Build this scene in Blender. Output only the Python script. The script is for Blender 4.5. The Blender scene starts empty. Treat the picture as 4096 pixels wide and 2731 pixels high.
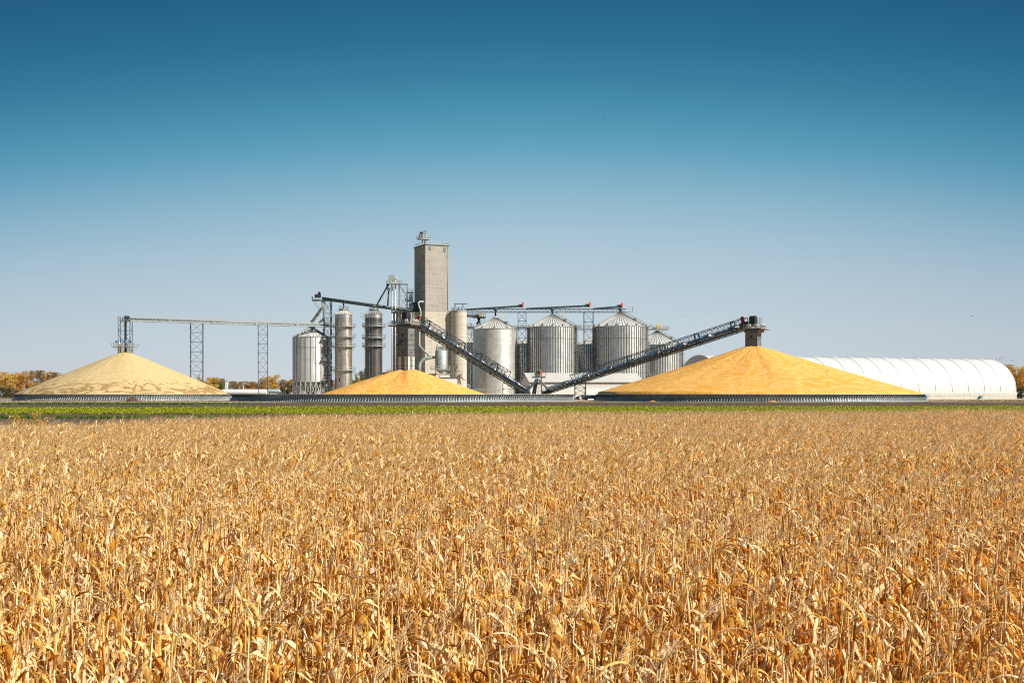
import bpy, bmesh, math, random
import numpy as np
from mathutils import Vector, Matrix

random.seed(7)
rng = np.random.default_rng(7)
SC = bpy.context.scene
COL = SC.collection
PI = math.pi
R_ = math.radians

# ------------------------------------------------------------------ camera
F = 4551.0            # focal length in photo pixels (photo is 4096 wide)
HC, HY = 2.0, 1576.0  # camera height over the elevator yard, horizon row
cam_d = bpy.data.cameras.new("camera")
cam_d.sensor_width = 36.0
cam_d.lens = 36.0 * F / 4096.0
cam_d.shift_y = (HY - 1365.5) / 4096.0
cam_d.clip_start = 0.1
cam_d.clip_end = 20000.0
cam = bpy.data.objects.new("camera", cam_d)
cam.location = (0, 0, HC)
cam.rotation_euler = (R_(90), 0, 0)
COL.objects.link(cam)
SC.camera = cam

# ------------------------------------------------------------------ sky, sun, exposure
SUN_AZ, SUN_EL = R_(64.0), R_(37.0)      # azimuth to the right of the line back to the camera
sv = Vector((math.sin(SUN_AZ) * math.cos(SUN_EL), -math.cos(SUN_AZ) * math.cos(SUN_EL), math.sin(SUN_EL)))
W = bpy.data.worlds.new("World")
SC.world = W
W.use_nodes = True
wn, wl = W.node_tree.nodes, W.node_tree.links
wn.clear()
w_out = wn.new("ShaderNodeOutputWorld")
w_bg = wn.new("ShaderNodeBackground")
w_bg.inputs["Strength"].default_value = 0.11
sky = wn.new("ShaderNodeTexSky")
sky.sky_type = 'NISHITA'
sky.sun_disc = False
sky.sun_elevation = SUN_EL
sky.sun_rotation = math.atan2(sv.x, sv.y)
sky.altitude = 300.0
sky.air_density = 1.0
sky.dust_density = 0.6
sky.ozone_density = 1.4
tc = wn.new("ShaderNodeTexCoord")
sx = wn.new("ShaderNodeSeparateXYZ")
wl.new(tc.outputs["Generated"], sx.inputs[0])
cr = wn.new("ShaderNodeValToRGB")
SKY_STOPS = [(0.0, (1.065, 0.969, 0.89)), (0.0057, (1.065, 0.969, 0.89)), (0.0386, (0.985, 0.904, 0.845)), (0.0823, (0.915, 0.873, 0.81)), (0.1256, (0.775, 0.814, 0.778)), (0.1469, (0.665, 0.77, 0.752)), (0.1681, (0.533, 0.71, 0.715)), (0.1911, (0.386, 0.628, 0.667)), (0.2097, (0.256, 0.55, 0.619)), (0.226, (0.189, 0.489, 0.56)), (0.2462, (0.13, 0.413, 0.502)), (0.27, (0.083, 0.323, 0.427)), (0.299, (0.054, 0.249, 0.364)), (0.3272, (0.042, 0.201, 0.314)), (0.375, (0.026, 0.137, 0.229)), (1.0, (0.034, 0.178, 0.298))]

mr = wn.new("ShaderNodeMapRange")
mr.inputs[1].default_value = 0.0
mr.inputs[2].default_value = 1.0
K_AZ = 0.24
ml_ = wn.new("ShaderNodeMath"); ml_.operation = 'MULTIPLY'; wl.new(sx.outputs[0], ml_.inputs[0]); wl.new(sx.outputs[0], ml_.inputs[1])
ma_ = wn.new("ShaderNodeMath"); ma_.operation = 'MULTIPLY_ADD'; wl.new(ml_.outputs[0], ma_.inputs[0]); ma_.inputs[1].default_value = K_AZ; wl.new(sx.outputs[2], ma_.inputs[2])
wl.new(ma_.outputs[0], mr.inputs[0])
wl.new(mr.outputs[0], cr.inputs[0])
els = cr.color_ramp.elements
els[0].position, els[0].color = SKY_STOPS[0][0], (*SKY_STOPS[0][1], 1)
els[1].position, els[1].color = SKY_STOPS[-1][0], (*SKY_STOPS[-1][1], 1)
for p_, c_ in SKY_STOPS[1:-1]:
    e_ = els.new(p_)
    e_.color = (*c_, 1)
mx = wn.new("ShaderNodeMix")
mx.data_type = 'RGBA'
mx.blend_type = 'MULTIPLY'
mx.inputs[0].default_value = 1.0
FLAT_ = wn.new("ShaderNodeMix")          # even out the scattering sky before grading it by elevation
FLAT_.data_type = 'RGBA'
FLAT_.inputs[0].default_value = 0.85
FLAT_.inputs[7].default_value = (3.4, 4.4, 5.4, 1)
wl.new(sky.outputs[0], FLAT_.inputs[6])
wl.new(FLAT_.outputs[2], mx.inputs[6])
wl.new(cr.outputs[0], mx.inputs[7])
SIDE_STOPS = [(0.0, (0.931, 0.894, 0.919)), (0.052, (0.931, 0.894, 0.919)), (0.2567, (0.954, 0.941, 0.955)), (0.5, (1.012, 0.99, 0.99)), (0.7433, (0.988, 0.965, 0.974)), (0.9469, (0.94, 0.894, 0.921)), (1.0, (0.94, 0.894, 0.921))]
xr_ = wn.new("ShaderNodeMapRange")    # XR_ world direction x from -0.45 to 0.45
xr_.inputs[1].default_value = -0.45
xr_.inputs[2].default_value = 0.45
wl.new(sx.outputs[0], xr_.inputs[0])
cr2 = wn.new("ShaderNodeValToRGB")
wl.new(xr_.outputs[0], cr2.inputs[0])
e2 = cr2.color_ramp.elements
e2[0].position, e2[0].color = SIDE_STOPS[0][0], (*SIDE_STOPS[0][1], 1)
e2[1].position, e2[1].color = SIDE_STOPS[-1][0], (*SIDE_STOPS[-1][1], 1)
for p_, c_ in SIDE_STOPS[1:-1]:
    e_ = e2.new(p_)
    e_.color = (*c_, 1)
mx2_ = wn.new("ShaderNodeMix")
mx2_.data_type = 'RGBA'
mx2_.blend_type = 'MULTIPLY'
mx2_.inputs[0].default_value = 1.0
wl.new(mx.outputs[2], mx2_.inputs[6])
wl.new(cr2.outputs[0], mx2_.inputs[7])
wl.new(mx2_.outputs[2], w_bg.inputs["Color"])
wl.new(w_bg.outputs[0], w_out.inputs[0])

sun_d = bpy.data.lights.new("sun", 'SUN')
sun_d.energy = 5.0
sun_d.angle = R_(0.5)
sun_d.color = (1.0, 0.93, 0.81)
sun = bpy.data.objects.new("sun", sun_d)
sun.rotation_euler = (-sv).to_track_quat('-Z', 'Y').to_euler()
sun.location = (200, -100, 300)
COL.objects.link(sun)

SC.view_settings.view_transform = 'Standard'
SC.view_settings.look = 'None'
SC.view_settings.gamma = 1.0
SC.view_settings.use_curve_mapping = False
SC.view_settings.exposure = 0.55
SC.render.engine = 'CYCLES'
SC.cycles.use_denoising = False
SC.cycles.pixel_filter_type = 'BLACKMAN_HARRIS'
SC.cycles.filter_width = 1.15
SC.cycles.max_bounces = 6
SC.cycles.sample_clamp_indirect = 4.0
SC.cycles.diffuse_bounces = 3
SC.cycles.glossy_bounces = 3
SC.cycles.transmission_bounces = 3
SC.cycles.use_adaptive_sampling = False

# ------------------------------------------------------------------ helpers
def PX(px, Y):
    return (px - 2048.0) * Y / F
def PZ(py, Y):
    return HC + (HY - py) * Y / F
def P(px, py, Y):
    return Vector((PX(px, Y), Y, PZ(py, Y)))

def gz(y):
    """ground profile: yard at 0, the fields fall gently towards the camera"""
    t = np.clip((np.asarray(y, dtype=float) - 150.0) / (287.0 - 150.0), 0, 1)
    return -2.7 * (1 - t)

class MB:
    def __init__(s):
        s.v, s.f, s.m, s.sm, s.uv = [], [], [], [], []
    def face(s, idx, m=0, smooth=False, uv=None):
        s.f.append(idx); s.m.append(m); s.sm.append(smooth); s.uv.append(uv)
    def box(s, c, d, m=0, M=None):
        """c centre, d full sizes, M optional 3x3"""
        b = len(s.v)
        for z in (-.5, .5):
            for (x, y) in ((-.5, -.5), (.5, -.5), (.5, .5), (-.5, .5)):
                p = Vector((x * d[0], y * d[1], z * d[2]))
                if M is not None: p = M @ p
                s.v.append(Vector(c) + p)
        for q in ((0, 3, 2, 1), (4, 5, 6, 7), (0, 1, 5, 4), (1, 2, 6, 5), (2, 3, 7, 6), (3, 0, 4, 7)):
            s.face([b + i for i in q], m)
        return s
    def bb(s, x0, x1, y0, y1, z0, z1, m=0):
        return s.box(((x0 + x1) / 2, (y0 + y1) / 2, (z0 + z1) / 2), (x1 - x0, y1 - y0, z1 - z0), m)
    def bar(s, p, q, w, h=None, m=0):
        p, q = Vector(p), Vector(q)
        h = h or w
        d = q - p
        L = d.length
        if L < 1e-6: return s
        z = d / L
        up = Vector((0, 0, 1)) if abs(z.z) < .95 else Vector((1, 0, 0))
        x = z.cross(up).normalized()
        y = x.cross(z)
        M = Matrix((x, y, z)).transposed()
        return s.box((p + q) / 2, (w, h, L), m, M)
    def tube(s, pts, r, n=8, m=0, caps=True, smooth=True):
        pts = [Vector(p) for p in pts]
        rs = r if isinstance(r, (list, tuple)) else [r] * len(pts)
        rings = []
        pu = None
        for i, p in enumerate(pts):
            if i == 0: d = pts[1] - p
            elif i == len(pts) - 1: d = p - pts[i - 1]
            else: d = (pts[i + 1] - p).normalized() + (p - pts[i - 1]).normalized()
            d.normalize()
            if pu is None:
                up = Vector((0, 0, 1)) if abs(d.z) < .9 else Vector((1, 0, 0))
                x = d.cross(up).normalized()
            else:
                x = (pu - d * pu.dot(d)).normalized()
            pu = x
            y = d.cross(x)
            b = len(s.v)
            for k in range(n):
                a = 2 * PI * k / n
                s.v.append(p + (x * math.cos(a) + y * math.sin(a)) * rs[i])
            rings.append(b)
        for i in range(len(rings) - 1):
            a, b = rings[i], rings[i + 1]
            for k in range(n):
                k2 = (k + 1) % n
                s.face([a + k, a + k2, b + k2, b + k], m, smooth)
        if caps:
            s.face([rings[0] + k for k in range(n)][::-1], m)
            s.face([rings[-1] + k for k in range(n)], m)
        return s
    def lathe(s, prof, n=48, m=0, c=(0, 0, 0), smooth=True, a0=0.0, a1=2 * PI, uvs=True, mats=None):
        """prof list of (r,z)"""
        full = abs(a1 - a0 - 2 * PI) < 1e-6
        nn = n if full else n + 1
        rings = []
        for (r, z) in prof:
            b = len(s.v)
            for k in range(nn):
                a = a0 + (a1 - a0) * k / n
                s.v.append(Vector((c[0] + r * math.cos(a), c[1] + r * math.sin(a), c[2] + z)))
            rings.append(b)
        rr = max(p[0] for p in prof)
        for i in range(len(prof) - 1):
            a, b = rings[i], rings[i + 1]
            mm = mats[i] if mats else m
            for k in range(n):
                k2 = (k + 1) % nn
                u0, u1 = (a1 - a0) * k / n * rr, (a1 - a0) * (k + 1) / n * rr
                z0, z1 = prof[i][1], prof[i + 1][1]
                s.face([a + k, a + k2, b + k2, b + k], mm, smooth, [(u0, z0), (u1, z0), (u1, z1), (u0, z1)])
        return s
    def quad(s, a, b, c, d, m=0):
        k = len(s.v)
        s.v += [Vector(a), Vector(b), Vector(c), Vector(d)]
        s.face([k, k + 1, k + 2, k + 3], m)
        return s
    def prism(s, poly, y0, y1, m=0):
        """poly in x,z extruded in y"""
        n = len(poly); b = len(s.v)
        for (x, z) in poly: s.v.append(Vector((x, y0, z)))
        for (x, z) in poly: s.v.append(Vector((x, y1, z)))
        s.face([b + i for i in range(n)], m)
        s.face([b + n + i for i in range(n)][::-1], m)
        for i in range(n):
            j = (i + 1) % n
            s.face([b + i, b + n + i, b + n + j, b + j], m)
        return s
    def rail(s, pts, h=1.1, r=0.05, step=2.2, closed=False):
        """handrail along points: posts, top and mid rail"""
        pts = [Vector(p) for p in pts]
        if closed: pts.append(pts[0])
        for a, b in zip(pts[:-1], pts[1:]):
            L = (b - a).length
            n = max(1, int(round(L / step)))
            for i in range(n + 1):
                p = a.lerp(b, i / n)
                s.bar(p, p + Vector((0, 0, h)), r)
            for z in (h, h * .55):
                s.bar(a + Vector((0, 0, z)), b + Vector((0, 0, z)), r)
            s.bar(a + Vector((0, 0, .08)), b + Vector((0, 0, .08)), r * .6, .15)
        return s
    def mesh(s, name, mats):
        me = bpy.data.meshes.new(name)
        me.from_pydata([tuple(v) for v in s.v], [], s.f)
        for m in (mats if isinstance(mats, (list, tuple)) else [mats]):
            me.materials.append(m)
        me.polygons.foreach_set("material_index", s.m)
        me.polygons.foreach_set("use_smooth", s.sm)
        if any(u is not None for u in s.uv):
            ul = me.uv_layers.new(name="UVMap")
            flat = []
            for f, u in zip(s.f, s.uv):
                for i in range(len(f)):
                    flat += list(u[i]) if u is not None else [0.0, 0.0]
            ul.data.foreach_set("uv", flat)
        me.update()
        return me
    def obj(s, name, mats, parent=None, **kw):
        o = bpy.data.objects.new(name, s.mesh(name, mats))
        COL.objects.link(o)
        if parent is not None: o.parent = parent
        for k, v in kw.items(): o[k] = v
        return o

def thing(name, label, cat, loc=(0, 0, 0), rz=0.0, group=None):
    o = bpy.data.objects.new(name, None)
    o.empty_display_size = .5
    COL.objects.link(o)
    o.location = loc
    o.rotation_euler = (0, 0, rz)
    o["label"] = label
    o["category"] = cat
    if group: o["group"] = group
    return o
def dup(o, parent=None):
    c = o.copy()
    COL.objects.link(c)
    if parent is not None: c.parent = parent
    for ch in [x for x in o.children]: dup(ch, c)
    return c
def soup(name, quads, mat, cols=None, smooth=False, parent=None):
    """quads: numpy (n,4,3)"""
    n = len(quads)
    me = bpy.data.meshes.new(name)
    me.vertices.add(n * 4)
    me.vertices.foreach_set("co", np.ascontiguousarray(quads, dtype=np.float32).ravel())
    me.loops.add(n * 4)
    me.loops.foreach_set("vertex_index", np.arange(n * 4, dtype=np.int32))
    me.polygons.add(n)
    me.polygons.foreach_set("loop_start", np.arange(n, dtype=np.int32) * 4)
    me.materials.append(mat)
    me.update(calc_edges=True)
    o = bpy.data.objects.new(name, me)
    COL.objects.link(o)
    if parent is not None: o.parent = parent
    return o

# ------------------------------------------------------------------ materials
def newmat(name):
    m = bpy.data.materials.new(name)
    m.use_nodes = True
    nt = m.node_tree
    return m, nt.nodes, nt.links, nt.nodes["Principled BSDF"]
def nd(n, t, **kw):
    x = n.new(t)
    for k, v in kw.items(): setattr(x, k, v)
    return x
def ramp(n, stops, interp='LINEAR'):
    r = n.new("ShaderNodeValToRGB")
    r.color_ramp.interpolation = interp
    e = r.color_ramp.elements
    e[0].position, e[0].color = stops[0][0], (*stops[0][1], 1)
    e[1].position, e[1].color = stops[-1][0], (*stops[-1][1], 1)
    for p, c in stops[1:-1]:
        k = e.new(p); k.color = (*c, 1)
    return r
def noisy(name, c1, c2, scale=1.0, rough=.8, metal=0.0, coord="Object", stretch=(1, 1, 1), bump=0.0, detail=6, spec=.3):
    m, n, l, b = newmat(name)
    t = n.new("ShaderNodeTexCoord"); mp = n.new("ShaderNodeMapping")
    mp.inputs["Scale"].default_value = stretch
    nz = n.new("ShaderNodeTexNoise"); nz.inputs["Scale"].default_value = scale; nz.inputs["Detail"].default_value = detail
    nz.inputs["Roughness"].default_value = .65
    l.new(t.outputs[coord], mp.inputs[0]); l.new(mp.outputs[0], nz.inputs[0])
    r = ramp(n, [(.3, c1), (.7, c2)])
    l.new(nz.outputs["Fac"], r.inputs[0]); l.new(r.outputs[0], b.inputs["Base Color"])
    b.inputs["Roughness"].default_value = rough
    b.inputs["Metallic"].default_value = metal
    b.inputs["Specular IOR Level"].default_value = spec
    if bump:
        bp = n.new("ShaderNodeBump"); bp.inputs["Strength"].default_value = bump; bp.inputs["Distance"].default_value = .05
        l.new(nz.outputs["Fac"], bp.inputs["Height"]); l.new(bp.outputs[0], b.inputs["Normal"])
    return m
def steel(name, c1, c2, rough=.42, metal=.85, bw=2.9, bh=.85, seam=.8):
    """galvanised sheets: brick pattern in UV metres, each sheet its own tone"""
    m, n, l, b = newmat(name)
    t = n.new("ShaderNodeTexCoord")
    br = n.new("ShaderNodeTexBrick")
    br.inputs["Scale"].default_value = 1.0
    br.inputs["Brick Width"].default_value = bw
    br.inputs["Row Height"].default_value = bh
    br.inputs["Mortar Size"].default_value = .03
    br.inputs["Mortar Smooth"].default_value = .5
    br.inputs["Color1"].default_value = (*c1, 1); br.inputs["Color2"].default_value = (*c2, 1)
    br.inputs["Mortar"].default_value = (*[x * seam for x in c1], 1)
    l.new(t.outputs["UV"], br.inputs["Vector"])
    nz = n.new("ShaderNodeTexNoise"); nz.inputs["Scale"].default_value = .5; nz.inputs["Detail"].default_value = 8
    mp = n.new("ShaderNodeMapping"); mp.inputs["Scale"].default_value = (1.6, 1.6, .35)
    l.new(t.outputs["Object"], mp.inputs[0]); l.new(mp.outputs[0], nz.inputs[0])
    r = ramp(n, [(.25, (.78, .77, .74)), (.75, (1.08, 1.07, 1.06))])
    l.new(nz.outputs["Fac"], r.inputs[0])
    mix = nd(n, "ShaderNodeMix", data_type='RGBA', blend_type='MULTIPLY'); mix.inputs[0].default_value = 1
    l.new(br.outputs["Color"], mix.inputs[6]); l.new(r.outputs[0], mix.inputs[7])
    l.new(mix.outputs[2], b.inputs["Base Color"])
    wv = n.new("ShaderNodeTexWave"); wv.bands_direction = 'Y'; wv.inputs["Scale"].default_value = 1.6
    l.new(t.outputs["UV"], wv.inputs["Vector"])
    bp = n.new("ShaderNodeBump"); bp.inputs["Strength"].default_value = .5; bp.inputs["Distance"].default_value = .02
    l.new(wv.outputs["Fac"], bp.inputs["Height"])
    bp2 = n.new("ShaderNodeBump"); bp2.inputs["Strength"].default_value = .25; bp2.inputs["Distance"].default_value = .03
    l.new(nz.outputs["Fac"], bp2.inputs["Height"]); l.new(bp.outputs[0], bp2.inputs["Normal"])
    l.new(bp2.outputs[0], b.inputs["Normal"])
    rr = n.new("ShaderNodeMapRange"); rr.inputs[3].default_value = rough - .07; rr.inputs[4].default_value = rough + .1
    l.new(nz.outputs["Fac"], rr.inputs[0]); l.new(rr.outputs[0], b.inputs["Roughness"])
    b.inputs["Metallic"].default_value = metal
    return m

def concrete(name, c1, c2, lift=1.25):
    m, n, l, b = newmat(name)
    t = n.new("ShaderNodeTexCoord")
    def nz(scale, st, det=6):
        mp = n.new("ShaderNodeMapping"); mp.inputs["Scale"].default_value = st
        k = n.new("ShaderNodeTexNoise"); k.inputs["Scale"].default_value = scale; k.inputs["Detail"].default_value = det
        k.inputs["Roughness"].default_value = .7
        l.new(t.outputs["Object"], mp.inputs[0]); l.new(mp.outputs[0], k.inputs[0])
        return k
    a = nz(.8, (.25, .25, 1.3)); s = nz(1.0, (1.2, 1.2, .07)); g = nz(2.5, (1, 1, 1))
    add = nd(n, "ShaderNodeMath", operation='ADD'); l.new(a.outputs[0], add.inputs[0]); l.new(s.outputs[0], add.inputs[1])
    add2 = nd(n, "ShaderNodeMath", operation='MULTIPLY_ADD'); l.new(g.outputs[0], add2.inputs[0]); add2.inputs[1].default_value = .6
    l.new(add.outputs[0], add2.inputs[2])
    sc = nd(n, "ShaderNodeMath", operation='MULTIPLY'); l.new(add2.outputs[0], sc.inputs[0]); sc.inputs[1].default_value = .385
    r = ramp(n, [(.36, c1), (.5, c2), (.64, tuple(min(1, x * 1.13) for x in c2))])
    l.new(sc.outputs[0], r.inputs[0])
    sp = n.new("ShaderNodeSeparateXYZ"); l.new(t.outputs["Object"], sp.inputs[0])
    dv = nd(n, "ShaderNodeMath", operation='DIVIDE'); l.new(sp.outputs[2], dv.inputs[0]); dv.inputs[1].default_value = lift
    fr = nd(n, "ShaderNodeMath", operation='FRACT'); l.new(dv.outputs[0], fr.inputs[0])
    lt = nd(n, "ShaderNodeMath", operation='LESS_THAN'); l.new(fr.outputs[0], lt.inputs[0]); lt.inputs[1].default_value = .09
    m8 = nd(n, "ShaderNodeMath", operation='MULTIPLY_ADD'); l.new(lt.outputs[0], m8.inputs[0]); m8.inputs[1].default_value = -.16; m8.inputs[2].default_value = 1.0
    mix = nd(n, "ShaderNodeMix", data_type='RGBA', blend_type='MULTIPLY'); mix.inputs[0].default_value = 1
    l.new(r.outputs[0], mix.inputs[6]); l.new(m8.outputs[0], mix.inputs[7])
    l.new(mix.outputs[2], b.inputs["Base Color"])
    b.inputs["Roughness"].default_value = .9; b.inputs["Specular IOR Level"].default_value = .2
    bp = n.new("ShaderNodeBump"); bp.inputs["Strength"].default_value = .4; bp.inputs["Distance"].default_value = .05
    l.new(add2.outputs[0], bp.inputs["Height"]); l.new(bp.outputs[0], b.inputs["Normal"])
    return m

def ribbed(name, c, pitch=.4, dark=.72, rough=.5):
    """painted ribbed cladding: ribs along x or y of the object"""
    m, n, l, b = newmat(name)
    t = n.new("ShaderNodeTexCoord")
    sp = n.new("ShaderNodeSeparateXYZ"); l.new(t.outputs["Object"], sp.inputs[0])
    ad = nd(n, "ShaderNodeMath", operation='ADD'); l.new(sp.outputs[0], ad.inputs[0]); l.new(sp.outputs[1], ad.inputs[1])
    dv = nd(n, "ShaderNodeMath", operation='DIVIDE'); l.new(ad.outputs[0], dv.inputs[0]); dv.inputs[1].default_value = pitch
    fr = nd(n, "ShaderNodeMath", operation='FRACT'); l.new(dv.outputs[0], fr.inputs[0])
    lt = nd(n, "ShaderNodeMath", operation='LESS_THAN'); l.new(fr.outputs[0], lt.inputs[0]); lt.inputs[1].default_value = .22
    nz = n.new("ShaderNodeTexNoise"); nz.inputs["Scale"].default_value = .4; nz.inputs["Detail"].default_value = 6
    l.new(t.outputs["Object"], nz.inputs[0])
    r = ramp(n, [(.3, tuple(x * .9 for x in c)), (.7, c)])
    l.new(nz.outputs[0], r.inputs[0])
    m8 = nd(n, "ShaderNodeMath", operation='MULTIPLY_ADD'); l.new(lt.outputs[0], m8.inputs[0]); m8.inputs[1].default_value = dark - 1; m8.inputs[2].default_value = 1.0
    mix = nd(n, "ShaderNodeMix", data_type='RGBA', blend_type='MULTIPLY'); mix.inputs[0].default_value = 1
    l.new(r.outputs[0], mix.inputs[6]); l.new(m8.outputs[0], mix.inputs[7])
    l.new(mix.outputs[2], b.inputs["Base Color"])
    b.inputs["Roughness"].default_value = rough
    return m

M = {}
M['bin'] = steel("galvanised_bin_wall", (.80, .79, .76), (.68, .675, .65), metal=.72)
M['bin_old'] = steel("weathered_dryer_skin", (.60, .55, .48), (.48, .44, .385), rough=.38, bh=.6, bw=1.6)
M['bin_dark'] = steel("dark_dryer_skin", (.155, .15, .145), (.115, .112, .108), rough=.42, bh=.6, bw=1.6)
M['bright'] = steel("bright_dryer_collar", (.66, .67, .67), (.6, .6, .6), rough=.33)
M['roof'] = noisy("galvanised_roof", (.64, .63, .60), (.76, .75, .71), .6, .5, .35)
M['roofrib'] = noisy("roof_rib", (.30, .29, .27), (.42, .41, .38), 1, .5, .5)
M['stiff'] = noisy("wall_stiffener", (.10, .12, .14), (.16, .18, .20), 1.5, .5, .4)
M['galv'] = noisy("galvanised_frame", (.32, .34, .34), (.48, .49, .48), 2.0, .5, .6)
M['galvl'] = noisy("bright_galvanised", (.56, .57, .56), (.70, .70, .68), 2.0, .45, .6)
M['dark'] = noisy("dark_steel_frame", (.045, .062, .08), (.09, .122, .15), 2.0, .5, .5)
M['green'] = noisy("green_grey_conveyor", (.05, .075, .08), (.085, .115, .12), 1.0, .5, .3)
M['silver'] = noisy("silver_conveyor_hood", (.55, .56, .57), (.72, .72, .72), 1.0, .3, .85)
M['bridge'] = noisy("bridge_casing", (.16, .2, .19), (.24, .28, .26), 1.0, .5, .2)
M['duct'] = noisy("grey_green_duct", (.33, .38, .36), (.42, .46, .43), 1.0, .5, .2)
M['orange'] = noisy("orange_guard", (.62, .09, .02), (.72, .14, .03), 2.0, .5)
M['red'] = noisy("red_guard", (.28, .02, .015), (.36, .03, .025), 2.0, .5)
M['yellow'] = noisy("yellow_steel", (.66, .50, .16), (.76, .60, .24), 2.0, .5)
M['blue'] = noisy("blue_fan", (.02, .2, .36), (.04, .28, .45), 2.0, .4)
M['motor'] = noisy("blue_grey_motor", (.10, .16, .2), (.2, .27, .3), 2.0, .5)
M['cream'] = noisy("cream_motor", (.36, .27, .15), (.5, .42, .28), 2.0, .5)
M['black'] = noisy("black_steel", (.02, .022, .025), (.04, .042, .048), 2.0, .5)
M['rubber'] = noisy("rubber", (.02, .02, .02), (.035, .033, .03), 5.0, .85)
M['conc'] = concrete("tower_concrete", (.18, .165, .145), (.37, .345, .305))
M['conc2'] = concrete("silo_concrete", (.36, .325, .27), (.50, .455, .385), 1.4)
M['concw'] = concrete("barn_wall_concrete", (.40, .37, .31), (.56, .53, .46), 2.4)
M['glass'] = noisy("dark_window_glass", (.04, .06, .07), (.09, .11, .12), 3, .15, 0, spec=.6)
M['wclad'] = ribbed("white_cladding", (.76, .75, .72), .45, .82)
M['wroof'] = ribbed("pale_ribbed_roof", (.62, .60, .56), .6, .76)
M['aclad'] = ribbed("beige_cladding", (.66, .62, .55), .75, .68)
M['aroof'] = noisy("grey_annex_roof", (.2, .19, .18), (.3, .29, .27), 1.0, .6)
M['trim'] = noisy("dark_eave_trim", (.07, .07, .075), (.1, .1, .1), 1, .6)
M['door'] = noisy("grey_roller_door", (.38, .37, .35), (.46, .45, .42), .6, .6)
M['white'] = noisy("white_paint", (.72, .72, .71), (.8, .8, .79), .5, .4)
M['tank'] = noisy("white_tank_paint", (.68, .69, .70), (.8, .8, .8), .3, .35)
M['tankb'] = noisy("pale_blue_tank_paint", (.30, .42, .5), (.36, .48, .56), .3, .4)
M['wood'] = noisy("weathered_wood", (.10, .08, .06), (.2, .16, .12), 4, .9)
M['post'] = noisy("dark_post_wood", (.02, .015, .012), (.05, .035, .025), 4, .9)

# ------------------------------------------------------------------ ground and fields
def sheet(name, mat, x0, x1, y0, y1, dz, nx=2, ny=2, wob=0.0, seed=1):
    """ground-following sheet; y0,y1 numbers or functions of x"""
    r = np.random.default_rng(seed)
    f0 = y0 if callable(y0) else (lambda x: y0)
    f1 = y1 if callable(y1) else (lambda x: y1)
    xs = np.linspace(x0, x1, nx + 1)
    w0, w1 = r.normal(0, wob, nx + 1), r.normal(0, wob, nx + 1)
    b = MB()
    for i, x in enumerate(xs):
        a, c = f0(x) + w0[i], f1(x) + w1[i]
        for j in range(ny + 1):
            y = a + (c - a) * j / ny
            b.v.append(Vector((x, y, float(gz(y)) + dz)))
    for i in range(nx):
        for j in range(ny):
            k = i * (ny + 1) + j
            b.face([k, k + ny + 1, k + ny + 2, k + 1])
    return b.obj(name, mat)

g = MB()
ys = [-60, 0, 60, 150, 190, 220, 250, 287, 330, 400, 600, 1500, 9000]
xs_ = [-9000, -600, -200, 0, 200, 600, 9000]
for x in xs_:
    for y in ys: g.v.append(Vector((x, y, float(gz(y)))))
n_ = len(ys)
for i in range(len(xs_) - 1):
    for j in range(n_ - 1):
        k = i * n_ + j
        g.face([k, k + n_, k + n_ + 1, k + 1])
M['ground'] = noisy("dry_grass_and_dirt", (.17, .125, .07), (.33, .26, .16), .15, .95, stretch=(1, .4, 1))
M['soil'] = noisy("dark_ploughed_soil", (.07, .051, .037), (.15, .112, .082), .8, .95, bump=.6, spec=.02)
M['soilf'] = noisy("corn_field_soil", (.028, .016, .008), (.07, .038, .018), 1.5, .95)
M['gravel'] = noisy("pale_gravel", (.44, .385, .30), (.62, .56, .46), .3, .95, stretch=(1, .3, 1))
M['track'] = noisy("sandy_track", (.36, .27, .18), (.6, .5, .38), .4, .95)
M['yard'] = noisy("packed_yard_dirt", (.34, .26, .17), (.54, .44, .31), .12, .95, spec=.1)
g.obj("ground", M['ground'], kind="structure")
for o in (sheet("gravel_yard", M['yard'], -170, 260, 281, 470, .02, 40, 3, .5, 3),
          sheet("soil_field", M['soil'], -300, 320, 166, lambda x: 264 if x > -60 else 264, .03, 120, 8, .5, 4),
          sheet("gravel_road", M['gravel'], -320, -62, lambda x: 285 + (x + 62) * .0, lambda x: 300 + (x + 62) * -.02, .045, 50, 1, .5, 5),
          sheet("dirt_track", M['track'], -200, -56, 150, 161, .04, 40, 2, .4, 6),
          sheet("asphalt_road", noisy("grey_road", (.25, .23, .21), (.4, .37, .34), .3, .9), 120, 700, 318, 328, .045, 30, 1, .2, 8)):
    o["kind"] = "structure"
SB = sheet("soil_bank", M['soil'], -62, 330, 263.0, lambda x: 277.5, .05, 150, 4, .35, 14)
SB["kind"] = "structure"
for v in SB.data.vertices:
    t = (v.co.y - 263) / 14
    if .1 < t < .9: v.co.z += .25 + random.uniform(-.1, .12)

# ------------------------------------------------------------------ crops as masses
def leaf_mass(name, mat, n, xr, yr, h, size, seed, hmin=.1, edge=None):
    r = np.random.default_rng(seed)
    x = r.uniform(*xr, n); y = r.uniform(*yr, n)
    if edge is not None:
        k = edge(x, y); x, y = x[k], y[k]; n = len(x)
    # gentle clumps
    z = gz(y) + h * (hmin + (1 - hmin) * r.random(n) ** .7) * (.8 + .2 * np.sin(x * 1.3 + np.sin(y * .9) * 2))
    c = np.stack([x, y, z], 1)
    nrm = r.normal(0, 1, (n, 3)); nrm[:, 2] = np.abs(nrm[:, 2]) + .6
    nrm /= np.linalg.norm(nrm, axis=1)[:, None]
    t = np.cross(nrm, r.normal(0, 1, (n, 3))); t /= np.linalg.norm(t, axis=1)[:, None]
    u = np.cross(nrm, t)
    s = (size * r.uniform(.6, 1.3, n))[:, None]
    q = np.stack([c - t * s * .5, c + u * s * .32, c + t * s * .5, c - u * s * .32], 1)
    return soup(name, q, mat)
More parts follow.
